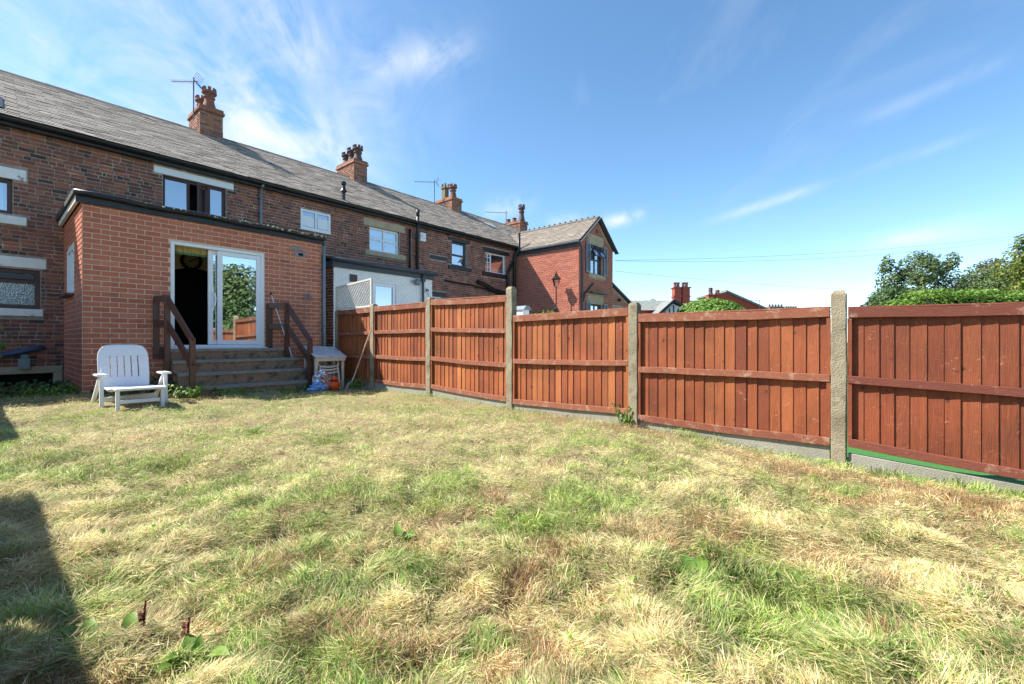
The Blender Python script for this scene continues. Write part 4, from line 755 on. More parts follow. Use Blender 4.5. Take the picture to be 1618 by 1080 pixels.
def stack_chair(k):
    z = .02+k*.06; y = -1.34+k*.012; t = thing('stacking_chair', ['lowest of the three cream plastic chairs stacked under the table', 'middle of the three cream plastic chairs stacked under the table', 'topmost of the three cream plastic chairs stacked under the table'][k], 'chair', (3.5, -1.1, .02), 'stacked cream plastic chairs')
    m = MB(); n = 10
    fr_ = [(3.32+.36*i/n, y-.02-.03*math.sin(math.pi*i/n), z+.36-.018*math.sin(math.pi*i/n)) for i in range(n+1)]
    m.pts(fr_+[(a, b+.40, c-.02) for a, b, c in fr_]+[(a, b+.005, c-.035) for a, b, c in fr_], [(i, i+1, n+2+i, n+1+i) for i in range(n)]+[(2*n+2+i, 2*n+3+i, i+1, i) for i in range(n)]); m.build('seat', m_cplast, t, smooth=True)
    m = MB(); m.pts([(3.30+.40*i/n, y+.42+.03*math.sin(math.pi*i/n), z+.36) for i in range(n+1)]+[(3.33+.34*i/n, y+.50+.03*math.sin(math.pi*i/n), z+.50) for i in range(n+1)], [(i, i+1, n+2+i, n+1+i) for i in range(n)]); m.build('backrest', m_cplast, t)
    if k == 0: legs = ((3.31, y, .0), (3.69, y, 0), (3.31, y+.42, 0), (3.69, y+.42, 0))
    else: legs = ((3.31+.004*k, y-.003*k, .06*k), (3.69-.004*k, y-.003*k, .06*k))
    for a, b, c in legs: MB().beam((a, b, z+.36), (a+(a-3.5)*.12, b-.03, c), .035, .03, (0, 1, 0)).build('leg', m_cplast, t)
    if k == 2:
        for s_ in (3.29, 3.71): MB().beam((s_, y+.02, z+.46), (s_, y+.40, z+.47), .045, .025).build('arm', m_cplast, t); MB().beam((s_, y+.03, z+.45), (s_, y, z+.35), .03, .03, (0, 1, 0)).build('arm_support', m_cplast, t)
for k in range(3): stack_chair(k)
# clear carrier bag, orange ball, rake, pole, bottle
def lumpy(mb, c, r, seed, n=20, k=12, squash=(1, 1, 1), amp=.25):
    o_ = len(mb.v)
    for j in range(k+1):
        for i in range(n):
            th, ph = math.pi*j/k, 2*math.pi*i/n; d = Vector((math.sin(th)*math.cos(ph), math.sin(th)*math.sin(ph), math.cos(th))); q = 1+amp*mnoise.noise(d*2.3+Vector((seed, 0, 0)))+amp*.5*mnoise.noise(d*6+Vector((seed, 3, 0)))
            mb.v.append((c[0]+d.x*r*q*squash[0], c[1]+d.y*r*q*squash[1], c[2]+d.z*r*q*squash[2]))
    for j in range(k):
        for i in range(n): mb.f.append((o_+j*n+i, o_+j*n+(i+1) % n, o_+(j+1)*n+(i+1) % n, o_+(j+1)*n+i))
    return mb
bu, bz = PV(510, 608, -1.55)
bg_ = thing('plastic_bag', 'crumpled clear and blue plastic bag on the ground under the table', 'bag', (3.25, -1.6, .02))
lumpy(MB(), (3.24, -1.55, .20), .17, 3, squash=(1.0, .8, 1.1), amp=.5).build('clear_bag', m_bag, bg_); lumpy(MB(), (3.14, -1.62, .09), .12, 9, squash=(1.35, .8, .75), amp=.6).build('blue_bag', m_bluebag, bg_)
ob = thing('orange_ball', 'bright orange plastic ball with dark band beside the clear bag', 'ball', (3.47, -1.6, .02))
lumpy(MB(), (3.46, -1.62, .11), .105, 5, squash=(1.1, 1, .95), amp=.06).build('ball', m_orange, ob, smooth=True); lumpy(MB(), (3.46, -1.62, .24), .06, 6, amp=.1).build('knob', m_orange, ob, smooth=True); disc_m = MB().lathe((3.46, -1.62, .185), [(.05, 0), (.075, .012), (.05, .03)], 14).build('band', m_clockblk, ob)
rk = thing('leaf_rake', 'wire leaf rake leaning against the second fence post', 'rake', (3.75, -1.9, 0)); A = Vector((4.03, -2.02, 1.22)); B_ = Vector((3.72, -1.86, .22))
MB().tube([A, B_], .014, 8).build('handle', m_rakeh, rk); MB().tube([B_+(A-B_)*.05, B_-(A-B_)*.05], .02, 8).build('ferrule', m_rake, rk)
for k in range(11):
    a = (k-5)*.026; e = Vector((3.58, -1.80, .02))+Vector((a*.9, a*2.2, 0)); mid = B_.lerp(e, .55)+Vector((-.01, 0, .03)); MB().tube([B_, mid, e, e+Vector((-.03, 0, -.02))], .004, 4).build('tine', m_rake, rk)
pl = thing('long_pole', 'thin pale pole with black tip leaning on the right handrail', 'pole', (3.2, -1.0, 0)); a0_ = PV(429, 466, -.08); a1_ = PV(471, 592, -.50); A = Vector((a0_[0], -.08, a0_[1])); B_ = Vector((a1_[0], -.50, a1_[1])); E_ = A+(B_-A)*1.05
MB().tube([A, E_], .009, 8).build('shaft', m_pole, pl); MB().tube([A, A-(B_-A)*.03], .02, 8).build('tip', m_clockblk, pl)
lumpy(MB(), (3.32, -.9, .35), .13, 12, squash=(.5, .6, 2.2), amp=.3).build('wrapped_bundle', m_bluegrey, base=(3.32, -.9, .05)); tag(bpy.data.objects['wrapped_bundle'], 'dark blue wrapped bundle standing between steps and table', 'bundle')

# ------------------------------------------------------------------ right-hand fence
FU = 4.12
def post(v, ztop, zb, label, w=.115, m_=m_conc, u=FU):
    mb = MB(); n = 8; n = 16; zs = [zb+(ztop-.035-zb)*k/n for k in range(n+1)]; d = .06
    for z in zs: mb.v += [(u-d+random.uniform(-.004, .005), v-w/2+random.uniform(-.004, .006), z), (u+d, v-w/2, z), (u+d, v+w/2, z), (u-d+random.uniform(-.0025, .0025), v+w/2+random.uniform(-.003, .003), z)]
    for k in range(n):
        for i in range(4): mb.f.append((4*k+i, 4*k+(i+1) % 4, 4*k+4+(i+1) % 4, 4*k+4+i))
    o_ = len(mb.v); mb.v += [(u-d+.02, v-w/2+.02, ztop), (u+d-.02, v-w/2+.02, ztop), (u+d-.02, v+w/2-.02, ztop), (u-d+.02, v+w/2-.02, ztop)]; b4 = 4*n
    for i in range(4): mb.f.append((b4+i, b4+(i+1) % 4, o_+(i+1) % 4, o_+i))
    mb.f.append((o_, o_+1, o_+2, o_+3))
    o = mb.build('concrete_post', m_, base=(u, v, zb), bevel=.006); return tag(o, label, 'post', 'concrete fence posts')
POSTS = [(-.56, 1.69), (-1.985, 1.747), (-3.771, 1.765), (-5.671, 1.805), (-7.655, 1.455), (-9.68, 1.45)]
PL = ['pale post at the house end of the red fence, below the trellis', 'post the rake leans on, at the near edge of the trellis', 'mossy post between the two middle tall fence panels', 'tallest pale post where the red fence steps down', 'rough pebbly post between the two lower fence panels', 'nearest thick pebbly concrete post of the red fence']
for (v, z), l in zip(POSTS, PL): post(v, z, -.35, l)
post(-11.78, 1.42, -.5, 'concrete post just outside the right edge, ending the nearest red panel')
def panel(va, vb, za, zb, ba, bb, rails, label, u=FU, n=None, flip=1, mw=None, mr=None, bevel=True):
    """va nearest the house; z tops and bottoms at both ends; rails as fractions"""
    t = thing('fence_panel', label, 'fence', (u, (va+vb)/2, min(ba, bb)), 'red stained fence panels'); L_ = va-vb; n = n or round(L_/.105); rr = random.Random(int(va*37)+5)
    top = lambda s: za+(zb-za)*s; bot = lambda s: ba+(bb-ba)*s; ed = [k/n for k in range(n+1)]
    for k in range(1, n): ed[k] += rr.uniform(-.07, .07)/n
    for k in range(n):
        s0, s1 = ed[k]+.0012, min(ed[k+1]+.006, 1); y0, y1 = va-L_*s0, va-L_*s1; lean = rr.uniform(-.0035, .003)
        f0, f1 = u+.001*flip+lean*.3, u-.0095*flip+lean; bk_ = u+.012*flip; zt0, zt1 = top(s0)-.02, top(s1)-.02; zb0, zb1 = bot(s0)+.01, bot(s1)+.01; zm = [(zb0+(zt0-zb0)*q) for q in (0, .5, 1)]; w_ = rr.uniform(-.004, .004)
        m = MB(); m.hexa([(f0, y0, zb0), (f1, y1, zb1), (bk_, y1, zb1), (bk_, y0, zb0), (f0+w_, y0, zt0), (f1, y1, zt1), (bk_, y1, zt1), (bk_, y0, zt0)]); m.build('board', mw or m_wood, t)
    for fz in rails:
        def rz(s): return bot(s)+(top(s)-bot(s))*fz
        hh = .085 if fz > .95 else (.075 if fz < .05 else .070); o_ = -hh/2 if fz > .95 else (hh/2-.02 if fz < .05 else 0); m = MB(); K = 6
        yy = [va-L_*k/K for k in range(K+1)]; sg = rr.uniform(-.012, .004); b0 = u-.052*flip; b1 = u-.018*flip; p = []
        for k in range(K+1):
            z = rz(k/K)+o_+sg*math.sin(math.pi*k/K)+rr.uniform(-.003, .003); e = rr.uniform(-.002, .002); p += [(b0+e, yy[k], z-hh/2), (b1, yy[k], z-hh/2), (b1, yy[k], z+hh/2), (b0+e, yy[k], z+hh/2)]
        m.pts(p, [(4*k+i, 4*k+(i+1) % 4, 4*k+4+(i+1) % 4, 4*k+4+i) for k in range(K) for i in range(4)]+[(0, 3, 2, 1), (4*K, 4*K+1, 4*K+2, 4*K+3)]); m.build('rail', mr or m_rail, t, bevel=.004)
    m = MB(); m.hexa([(u-.05, va, top(0)-.001), (u-.05, vb, top(1)-.001), (u+.03, vb, top(1)-.001), (u+.03, va, top(0)-.001), (u-.05, va, top(0)+.015), (u-.05, vb, top(1)+.015), (u+.03, vb, top(1)+.015), (u+.03, va, top(0)+.015)]); m.build('capping', mr or m_rail, t, bevel=.003)
    for s in (.006, .994):
        y = va-L_*s; MB().box(u-.045, u-.014, y-.016, y+.016, bot(s)+.02, top(s)-.09).build('batten', mw or m_wood, t)
    return t
R4 = (1, .665, .335, 0); R3 = (1, .48, 0)
panel(-.63, -1.92, 1.655, 1.66, .14, .16, R4, 'narrow tall red fence panel under the trellis, mostly in shade')
panel(-2.05, -3.705, 1.672, 1.676, .165, .155, R4, 'tall red fence panel right of the trellis with the rake\'s post')
panel(-3.835, -5.605, 1.705, 1.668, .165, .085, R4, 'tall red fence panel just before the fence steps down')
panel(-5.74, -7.59, 1.352, 1.378, .065, .095, R3, 'low red fence panel below the gabled wing')
panel(-7.72, -9.615, 1.294, 1.288, .035, .02, R3, 'low red fence panel below the round hedge and red chimneys', mw=m_wood3)
panel(-9.75, -11.72, 1.278, 1.245, .03, -.12, R3, 'nearest darker red fence panel at the right edge of the picture', mw=m_wood2, mr=m_rail2)
def gravel(va, vb, ta, tb, label, m_=m_gravelb):
    z0 = -.35; o = MB().hexa([(FU-.025, va, z0), (FU-.025, vb, z0), (FU+.025, vb, z0), (FU+.025, va, z0), (FU-.025, va, ta), (FU-.025, vb, tb), (FU+.025, vb, tb), (FU+.025, va, ta)]).build('gravel_board', m_, base=(FU, (va+vb)/2, z0), bevel=.006); tag(o, label, 'gravel board', 'concrete gravel boards')
for va, vb, ta, tb, l in ((-.63, -1.92, .14, .155, 'shaded gravel board below the trellis fence panel'), (-2.05, -3.705, .155, .145, 'mossy gravel board right of the rake'), (-3.835, -5.605, .155, .075, 'pale gravel board before the fence steps down'), (-5.74, -7.59, .055, .085, 'pale clean gravel board below the gabled wing'), (-7.72, -9.615, .025, .01, 'mossy gravel board left of the nearest concrete post'), (-9.75, -11.72, -.052, -.185, 'gravel board with a green gap above it at the right edge')): gravel(va, vb, ta, tb, l)
# trellis
tr = thing('trellis_panel', 'diamond trellis panel fixed on top of the first fence panel', 'trellis', (FU, -1.25, 1.68)); ya, yb, za, zb = -.50, -1.90, 1.69, 2.245
for nm, a, b in (('frame', (ya, za), (ya, zb-.03)), ('frame', (yb, za), (yb, zb+.04)), ('frame', (ya-.022, za+.02), (yb+.022, za+.02)), ('frame', (ya-.022, zb-.045), (yb+.022, zb+.02))): MB().beam((FU-.004, *a), (FU-.004, *b), .042 if a[0] == b[0] else .035, .042, (1, 0, 0)).build(nm, m_trell, tr)
sp = .098; hgt = zb-za; k = -12
while k*sp < (ya-yb)+hgt:
    for sgn, off in ((1, -.012), (-1, .002)):
        s = k*sp; pts = []
        # line y = ya - (s + sgn*t), z = za+t  clipped to the panel
        t0, t1 = 0., hgt*.97
        lo, hi = (-s/sgn, ((ya-yb)-s)/sgn); lo, hi = min(lo, hi), max(lo, hi)
        if sgn == 1: t0, t1 = max(t0, lo), min(t1, hi)
        else: t0, t1 = max(t0, lo), min(t1, hi)
        if t1-t0 > .04: MB().beam((FU+off, ya-(s+sgn*t0), za+t0), (FU+off, ya-(s+sgn*t1), za+t1), .008, .021, (1, 0, 0)).build('lath', m_trell, tr)
    k += 1

# left boundary fence, outside the picture but throwing its shadow on the lawn
LU = -1.93
for i, (va, vb) in enumerate(((1.2, -.65), (-.72, -2.45), (-4.85, -6.7), (-6.77, -8.62), (-8.69, -10.54), (-10.61, -12.46))):
    panel(va, vb, 1.80, 1.80, .1, .1, R3, ['left boundary panel nearest the house', 'left boundary panel before the gap', 'left boundary panel after the gap', 'second left boundary panel after the gap', 'left boundary panel beside the camera', 'left boundary panel behind the camera'][i]+', outside the picture', u=LU, n=15, flip=-1)

# ------------------------------------------------------------------ aerials, lantern, wires
def aerial(base, zt, az_, ln, label, n=10, tilt=.0, refl=True):
    t = thing('television_aerial', label, 'aerial', base); b = Vector(base); top_ = Vector((base[0], base[1], zt)); MB().tube([b, top_], .018, 6).build('mast', m_alum, t); d = Vector((math.cos(az_), math.sin(az_), tilt)); x = Vector((-d.y, d.x, 0)).normalized(); c = top_-Vector((0, 0, .12))
    MB().tube([c-d*.12, c+d*ln], .012, 5).build('boom', m_alum, t); m = MB()
    for k in range(n): p = c+d*(ln*(k+.5)/n); m.tube([p-x*.10, p+x*.10], .006, 4)
    m.build('elements', m_alum, t)
    if refl:
        for s in (-1, 1): m = MB(); [m.tube([c-d*.1+Vector((0, 0, s*(.03+.05*k)))-d*.03*k-x*.2, c-d*.1+Vector((0, 0, s*(.03+.05*k)))-d*.03*k+x*.2], .007, 4) for k in range(4)]; m.build('reflector', m_alum, t)
aerial((3.05, 6.0, 7.7), 8.95, math.pi-.75, .62, 'television aerial strapped to the nearest chimney', tilt=-.05)
aerial((12.9, 6.6, 7.3), 8.75, math.pi-.8, .95, 'television aerial by the chimney with the buff square pot')
aerial((17.9, 6.4, 7.3), 8.35, math.pi-.75, 1.2, 'thin television aerial by the farthest terrace chimney', refl=False)
lu, lv, lz = UW-.40, .19, 3.45
lp = thing('garden_lantern', 'black lantern on a slender post before the gabled wing\'s sunlit wall', 'lantern', (lu, lv, -.12))
MB().tube([(lu, lv, -.12), (lu, lv, 2.3)], .075, 10).tube([(lu, lv, 2.3), (lu, lv, lz-.25)], .022, 8).lathe((lu, lv, 2.25), [(.09, 0), (.10, .05), (.04, .12)], 10).build('post', m_black, lp)
MB().lathe((lu, lv, lz-.27), [(.05, 0), (.10, .02), (.155, .30)], 6).build('lantern_glass', m_lamp, lp); MB().lathe((lu, lv, lz+.03), [(.19, 0), (.20, .02), (.11, .12), (.06, .17), (.075, .20), (.02, .26), (.012, .36)], 6).build('lantern_cap', m_black, lp)
ub = PV(826, 490, -3.0); bt = thing('bird_table', 'small white box with grey roof behind the tallest fence post', 'bird table', (ub[0], -3.0, -.1)); u0 = ub[0]; z0 = CAMH+(CY-497)/F*H(u0, -3, 0).y
MB().box(u0-.13, u0+.13, -3.1, -2.85, z0-.3, z0+.12).build('box', m_upvc, bt); MB().hexa([(u0-.17, -3.16, z0+.12), (u0+.17, -3.16, z0+.12), (u0+.17, -2.8, z0+.12), (u0-.17, -2.8, z0+.12), (u0-.06, -3.16, z0+.22), (u0+.06, -3.16, z0+.22), (u0+.06, -2.8, z0+.22), (u0-.06, -2.8, z0+.22)]).build('roof', m_grey, bt); MB().tube([(u0, -3, -.1), (u0, -3, z0-.3)], .04, 8).build('post', m_upvc, bt)
def wire(p, q, sag, label, r=.0055):
    p, q = Vector(p), Vector(q); pts = [p.lerp(q, k/24)-Vector((0, 0, sag*4*(k/24)*(1-k/24))) for k in range(25)]; m = MB().tube([x-p for x in pts], r, 5); m.v = [tuple(Vector(x)+p) for x in m.v]
    o = m.build('overhead_wire', m_alum, base=tuple(p), raw=True); tag(o, label, 'wire', 'overhead wires')
A = H(UX, VF-.05, 4.6)
wire(at(972, 411, A.y), at(1650, 366, 26), .35, 'upper of the paired overhead wires from the gabled wing'); wire(at(972, 411.5, A.y), at(1650, 369, 26), .55, 'lower of the paired overhead wires from the gabled wing'); wire(at(972, 428, A.y), at(1400, 458.5, 44), .2, 'lone low overhead wire sloping down to the trees')
pw = thing('utility_pole', 'wooden pole carrying the wires, outside the right edge', 'pole', tuple(at(1650, 366, 26).xy)+(-.42,), raw=True); b = Vector(BASE[pw.name]); MB().tube([b, b+Vector((0, 0, 8.2))], [.14, .10], 10).build('shaft', m_bark, pw); MB().beam(b+Vector((-.6, 0, 7.7)), b+Vector((.6, 0, 7.7)), .1, .1).build('crossarm', m_bark, pw)

# ------------------------------------------------------------------ background houses
def quadbox(name, label, x0, x1, ytop, Y, depth, m_, zb=-.42):
    a, b = at(x0, ytop, Y), at(x1, ytop, Y); return a.x, b.x, a.z
t = thing('brick_house', 'far house with twin red chimney stacks and half-timbered gable', 'house', (at(1060, 480, 42).x, 42, -.42), raw=True)
x0, x1 = at(1015, 490, 42).x, at(1120, 490, 42).x; zr = at(1030, 478, 42).z; MB().box(x0-3, x1, 42.5, 48, -.42, zr-.6).build('wall', m_fbrick, t); m = MB(); m.pts([(x0-3.4, 42, zr-.7), (x1+.3, 42, zr-.7), (x1+.3, 45, zr+.5), (x0-3.4, 45, zr+.5), (x1+.3, 48.4, zr-.7), (x0-3.4, 48.4, zr-.7)], ((0, 1, 2, 3), (3, 2, 4, 5))); m.build('roof', m_groof, t)
gx0, gx1, gm = at(1040, 493, 40).x, at(1078, 493, 40).x, at(1060, 476, 40); zg = at(1060, 496, 40).z
MB().pts([(gx0+.3, 40, zg-4), (gx1+1.2, 40, zg-4), (gx1+1.2, 40, zg), (gm.x+.2, 40, gm.z-.2), (gx0+.3, 40, zg), (gx0+.3, 42.6, zg-4), (gx1+1.2, 42.6, zg-4), (gx1+1.2, 42.6, zg), (gm.x+.2, 42.6, gm.z-.2), (gx0+.3, 42.6, zg)], ((0, 1, 2, 3, 4), (1, 6, 7, 2), (5, 0, 4, 9))).build('gable', m_render, t)
for s, xe in ((-1, gx0-.1), (1, gx1+1.5)): MB().beam((xe, 39.85, zg-.1), (gm.x+.2, 39.85, gm.z+.05), .3, .22, (0, 0, 1)).build('bargeboard', m_black, t); MB().hexa([(xe, 39.8, zg-.05), (gm.x+.2, 39.8, gm.z+.08), (gm.x+.2, 43, gm.z+.08), (xe, 43, zg-.05), (xe, 39.8, zg+.05), (gm.x+.2, 39.8, gm.z+.2), (gm.x+.2, 43, gm.z+.2), (xe, 43, zg+.05)]).build('gable_roof', m_groof, t)
for dx in (-.55, -.18, .2, .6, .95): MB().box(gm.x+dx, gm.x+dx+.09, 39.93, 39.99, zg-1.2, gm.z-.35-abs(dx-.2)*.75).build('timber', m_black, t)
MB().box(gm.x-1.1, gm.x+1.7, 39.92, 39.98, zg-.12, zg+.0).build('timber', m_black, t); MB().lathe((gm.x+.2, 39.9, gm.z), [(.06, 0), (.09, .15), (.04, .3), (.07, .4), (.01, .7)], 8).build('finial', m_clay, t)
for xa, xb in ((1065, 1077.5), (1078, 1091)):
    a, b = at(xa, 453, 44).x, at(xb, 453, 44).x; zt = at(0, 453, 44).z; zm = at(0, 468, 44).z
    c = MB().box(a+.05, b-.05, 44, 44.8, 3, zt-.1).box(a-.05, b+.05, 43.92, 44.88, zt-.1, zt).box(a, b, 43.96, 44.84, zm-.06, zm+.06).build('chimney', m_fbrick, t)
    for q in (.3, .7): MB().lathe((a+(b-a)*q, 44.4, zt), [(.16, 0), (.13, .3), (.17, .35), (.17, .5)], 10).build('chimney_pot', m_clay, c)
t = thing('brick_house', 'far brick house with sloping verge behind the round hedge', 'house', (at(1170, 480, 50).x, 50, -.42), raw=True)
a, b, c = at(1140, 470, 50), at(1148, 461, 50), at(1212, 492, 50); MB().pts([(a.x-1, 50, -.4), (c.x+.4, 50, -.4), (c.x+.4, 50, c.z), (b.x, 50, b.z), (a.x-1.0, 50, b.z-.7), (a.x-1, 58, -.4), (c.x+.4, 58, -.4), (c.x+.4, 58, c.z), (b.x, 58, b.z), (a.x-1.0, 58, b.z-.7)], ((0, 1, 2, 3, 4), (1, 6, 7, 2))).build('wall', m_fbrick, t)
MB().hexa([(b.x-.1, 49.8, b.z+.0), (c.x+.6, 49.8, c.z-.1), (c.x+.6, 58, c.z-.1), (b.x-.1, 58, b.z), (b.x-.1, 49.8, b.z+.22), (c.x+.6, 49.8, c.z+.12), (c.x+.6, 58, c.z+.12), (b.x-.1, 58, b.z+.22)]).build('roof', m_groof, t)
for xa, xb, yt, pots in ((1121, 1131, 466, m_dclay), (1132, 1142, 466, m_clay)):
    a_, b_ = at(xa, yt, 48).x, at(xb, yt, 48).x; zt = at(0, yt, 48).z; ccc = MB().box(a_, b_, 48.2, 48.9, 2, zt).box(a_-.06, b_+.06, 48.14, 48.96, zt, zt+.1).build('chimney', m_fbrick, t); MB().lathe(((a_+b_)/2, 48.5, zt+.1), [(.24, 0), (.20, .3), (.22, .4), (.22, .52 if pots is m_clay else .75)], 10).build('chimney_pot', pots, ccc)
q = at(1200, 493, 49); aerial_o = MB().tube([(q.x, 49, q.z-1.4), (q.x, 49, q.z+1.35)], .03, 5).tube([(q.x-1.0, 49, q.z+1.3), (q.x+.2, 49, q.z+1.3)], .025, 5).build('aerial', m_alum, t)
for i, (xa, xb, yt, n, mm) in enumerate(((1216, 1240, 484, 5, m_fbrick), (1243, 1262, 487, 5, m_conc))):
    a_, b_ = at(xa, yt, 80).x, at(xb, yt, 80).x; zt = at(0, yt, 80).z; t = thing('distant_house', ['distant rooftop with a long brick chimney row', 'distant rooftop with a pale row of chimney pots'][i], 'house', ((a_+b_)/2, 80, -.42), raw=True); MB().box(a_-2, b_+2, 81, 88, -.42, zt-1.2).build('wall', m_fbrick, t); ccc = MB().box(a_, b_, 80, 81, 1, zt).build('chimney', m_redroof if i == 0 else m_groof, t)
    for k in range(n): MB().lathe((a_+(b_-a_)*(k+.5)/n, 80.5, zt), [(.2, 0), (.16, .45)], 8).build('chimney_pot', m_dclay, ccc)

# ------------------------------------------------------------------ trees and hedges
def foliage(mb, lobes, n, ls, seed, droop=0., shell=.55):
    rr = random.Random(seed); vol = [l[1][0]*l[1][1]*l[1][2] for l in lobes]
    for _ in range(n):
        c, r = rr.choices(lobes, [x**.67 for x in vol])[0][:2]
        while True:
            d = Vector((rr.uniform(-1, 1), rr.uniform(-1, 1), rr.uniform(-1, 1)))
            if .05 < d.length <= 1: break
        rad = d.length**.4 if rr.random() < shell else d.length; d.normalize(); dd = d*rad; p = Vector(c)+Vector((dd.x*r[0], dd.y*r[1], dd.z*r[2])); k = mnoise.noise(p*(1.1/max(.3, ls*5)))
        if k < -.12 and rr.random() < .88: continue
        nr = (d+Vector((rr.uniform(-1, 1), rr.uniform(-1, 1), rr.uniform(-.3, 1.2)))*.9).normalized(); ax = nr.cross(Vector((rr.uniform(-1, 1), rr.uniform(-1, 1), rr.uniform(-1, .4)-droop))); s = ls*rr.uniform(.6, 1.35)
        mb.leaf(p, ax, nr, s, s*.62)
def tree(label, x, ybase, Y, lobes_px, leafm, n, ls, trunk_px, seed, name='tree', droop=0., cat='tree', group=None):
    """lobes in pixels (x, y, rx, ry) at distance Y"""
    b = at(trunk_px, 540, Y); b.z = -.42; k = Y/F; t = thing(name, label, cat, tuple(b), group, raw=True); lobes = []
    for (lx, ly, rx, ry) in lobes_px: c = at(lx, ly, Y); lobes.append((Vector((c.x, Y+random.Random(lx).uniform(-.5, .5)*rx*k, c.z)), (rx*k, rx*k*.9, ry*k)))
    m = MB(); foliage(m, lobes, n, ls, seed, droop); m.build('crown', leafm, t)
    top_ = max(l[0].z for l in lobes); r0 = .045*(top_-b.z)**.9*.6; m = MB(); mid = Vector((b.x, Y, b.z+(top_-b.z)*.55)); m.tube([b, b.lerp(mid, .5)+Vector((.05*r0, 0, 0)), mid, Vector((b.x+.1, Y, top_))], [r0, r0*.8, r0*.55, r0*.15], 8)
    for l in lobes: s_ = b.lerp(mid, .6+.4*random.Random(l[0].x).random()); m.tube([s_, s_.lerp(l[0], .5)+Vector((0, 0, .1)), l[0]], [r0*.4, r0*.25, r0*.08], 6)
    m.build('trunk', m_bark, t); return t
tree('dark weeping birch with pale leaves rising behind the right fence', 0, 0, 34, [(1412, 440, 20, 32), (1445, 425, 28, 28), (1480, 420, 28, 24), (1455, 455, 40, 38), (1495, 455, 24, 36), (1500, 412, 12, 14), (1404, 417, 9, 15), (1440, 480, 50, 25), (1390, 475, 22, 18)], m_birch, 17000, .19, 1455, 1, droop=.9)
tree('low bushy green tree left of the birch behind the fence', 0, 0, 30, [(1400, 478, 30, 22), (1375, 487, 18, 12), (1420, 470, 25, 20)], m_dleaf, 5200, .19, 1400, 2)
tree('olive green rounded tree between the birch and the copper tree', 0, 0, 40, [(1555, 445, 36, 32), (1530, 460, 24, 30), (1580, 455, 24, 30), (1548, 470, 50, 28)], m_birch, 9500, .21, 1555, 3, droop=.5)
tree('dark copper-leaved tree behind the olive tree', 0, 0, 46, [(1585, 440, 30, 32), (1540, 455, 40, 36), (1575, 418, 16, 12), (1600, 460, 25, 40), (1515, 462, 18, 22)], m_red, 9000, .24, 1570, 4)
tree('yellow-green sycamore overhanging the right edge of the picture', 0, 0, 16, [(1640, 440, 45, 60), (1612, 455, 22, 30), (1640, 400, 30, 34), (1600, 430, 12, 16), (1622, 385, 14, 18), (1680, 430, 70, 90)], m_yleaf, 11000, .13, 1680, 5)
def hedge(label, pts, Y, h_px_top, depth, leafm, n, ls, seed, name='hedge'):
    x0, x1 = pts; a, b = at(x0, h_px_top, Y), at(x1, h_px_top, Y); t = thing(name, label, 'hedge', ((a.x+b.x)/2, Y, -.42), raw=True); rr = random.Random(seed); m = MB(); zt = a.z
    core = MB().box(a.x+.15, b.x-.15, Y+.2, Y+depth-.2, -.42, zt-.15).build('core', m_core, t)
    for _ in range(n):
        x = rr.uniform(a.x, b.x); f = rr.random(); bump_ = .22*mnoise.noise(Vector((x*.9, seed, 0)))
        if f < .5: p = Vector((x, rr.uniform(Y, Y+depth), zt+bump_+rr.uniform(-.14, .06))); nr = Vector((rr.uniform(-.6, .6), rr.uniform(-1, .3), 1))
        else: p = Vector((x, Y+rr.uniform(-.08, .15), rr.uniform(max(-.2, zt-1.6), zt+bump_))); nr = Vector((rr.uniform(-.6, .6), -1, rr.uniform(-.2, 1)))
        m.leaf(p, Vector((rr.uniform(-1, 1), rr.uniform(-1, .2), rr.uniform(-.6, .6))), nr, ls*rr.uniform(.7, 1.3), ls*.6)
    m.build('leaves', leafm, t); return t
hedge('bright ivy-like hedge along the top of the right fence', (1478, 1760), 13, 462, 1.4, m_hleaf, 6000, .11, 8)
hedge('bright hedge end sloping down behind the right fence', (1440, 1500), 13.5, 474, 1.2, m_hleaf, 1500, .11, 9)
def dome(label, x, y, rx, ry, Y, n, ls, leafm, seed):
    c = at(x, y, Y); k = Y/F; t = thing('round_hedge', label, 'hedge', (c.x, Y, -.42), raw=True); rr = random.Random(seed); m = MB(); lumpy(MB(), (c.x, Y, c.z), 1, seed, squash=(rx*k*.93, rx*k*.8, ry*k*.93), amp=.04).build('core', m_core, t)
    for _ in range(n):
        d = Vector((rr.gauss(0, 1), rr.gauss(0, 1), abs(rr.gauss(0, 1))-.2)).normalized(); q = 1+rr.uniform(-.10, .045)+.05*mnoise.noise(d*4); p = Vector((c.x+d.x*rx*k*q, Y+d.y*rx*k*.85*q, c.z+d.z*ry*k*q)); nr = (d+Vector((rr.uniform(-1, 1), rr.uniform(-1, 1), rr.uniform(-.5, 1)))*.7).normalized(); m.leaf(p, nr.cross(Vector((rr.uniform(-1, 1), rr.uniform(-1, 1), rr.uniform(-1, 1)))), nr, ls*rr.uniform(.7, 1.3), ls*.65)
    m.build('leaves', leafm, t); MB().tube([(c.x, Y, -.42), (c.x, Y, c.z)], .1, 8).build('trunk', m_bark, t)
dome('clipped bright green dome hedge below the red chimneys', 1123, 503, 52, 30, 19, 5200, .12, m_hleaf, 4)
tree('distant round green tree between the lean-to and the half-timbered gable', 0, 0, 75, [(1030, 483, 14, 10), (1047, 486, 14, 8), (1018, 487, 10, 8)], m_dleaf, 1600, .5, 1032, 6)
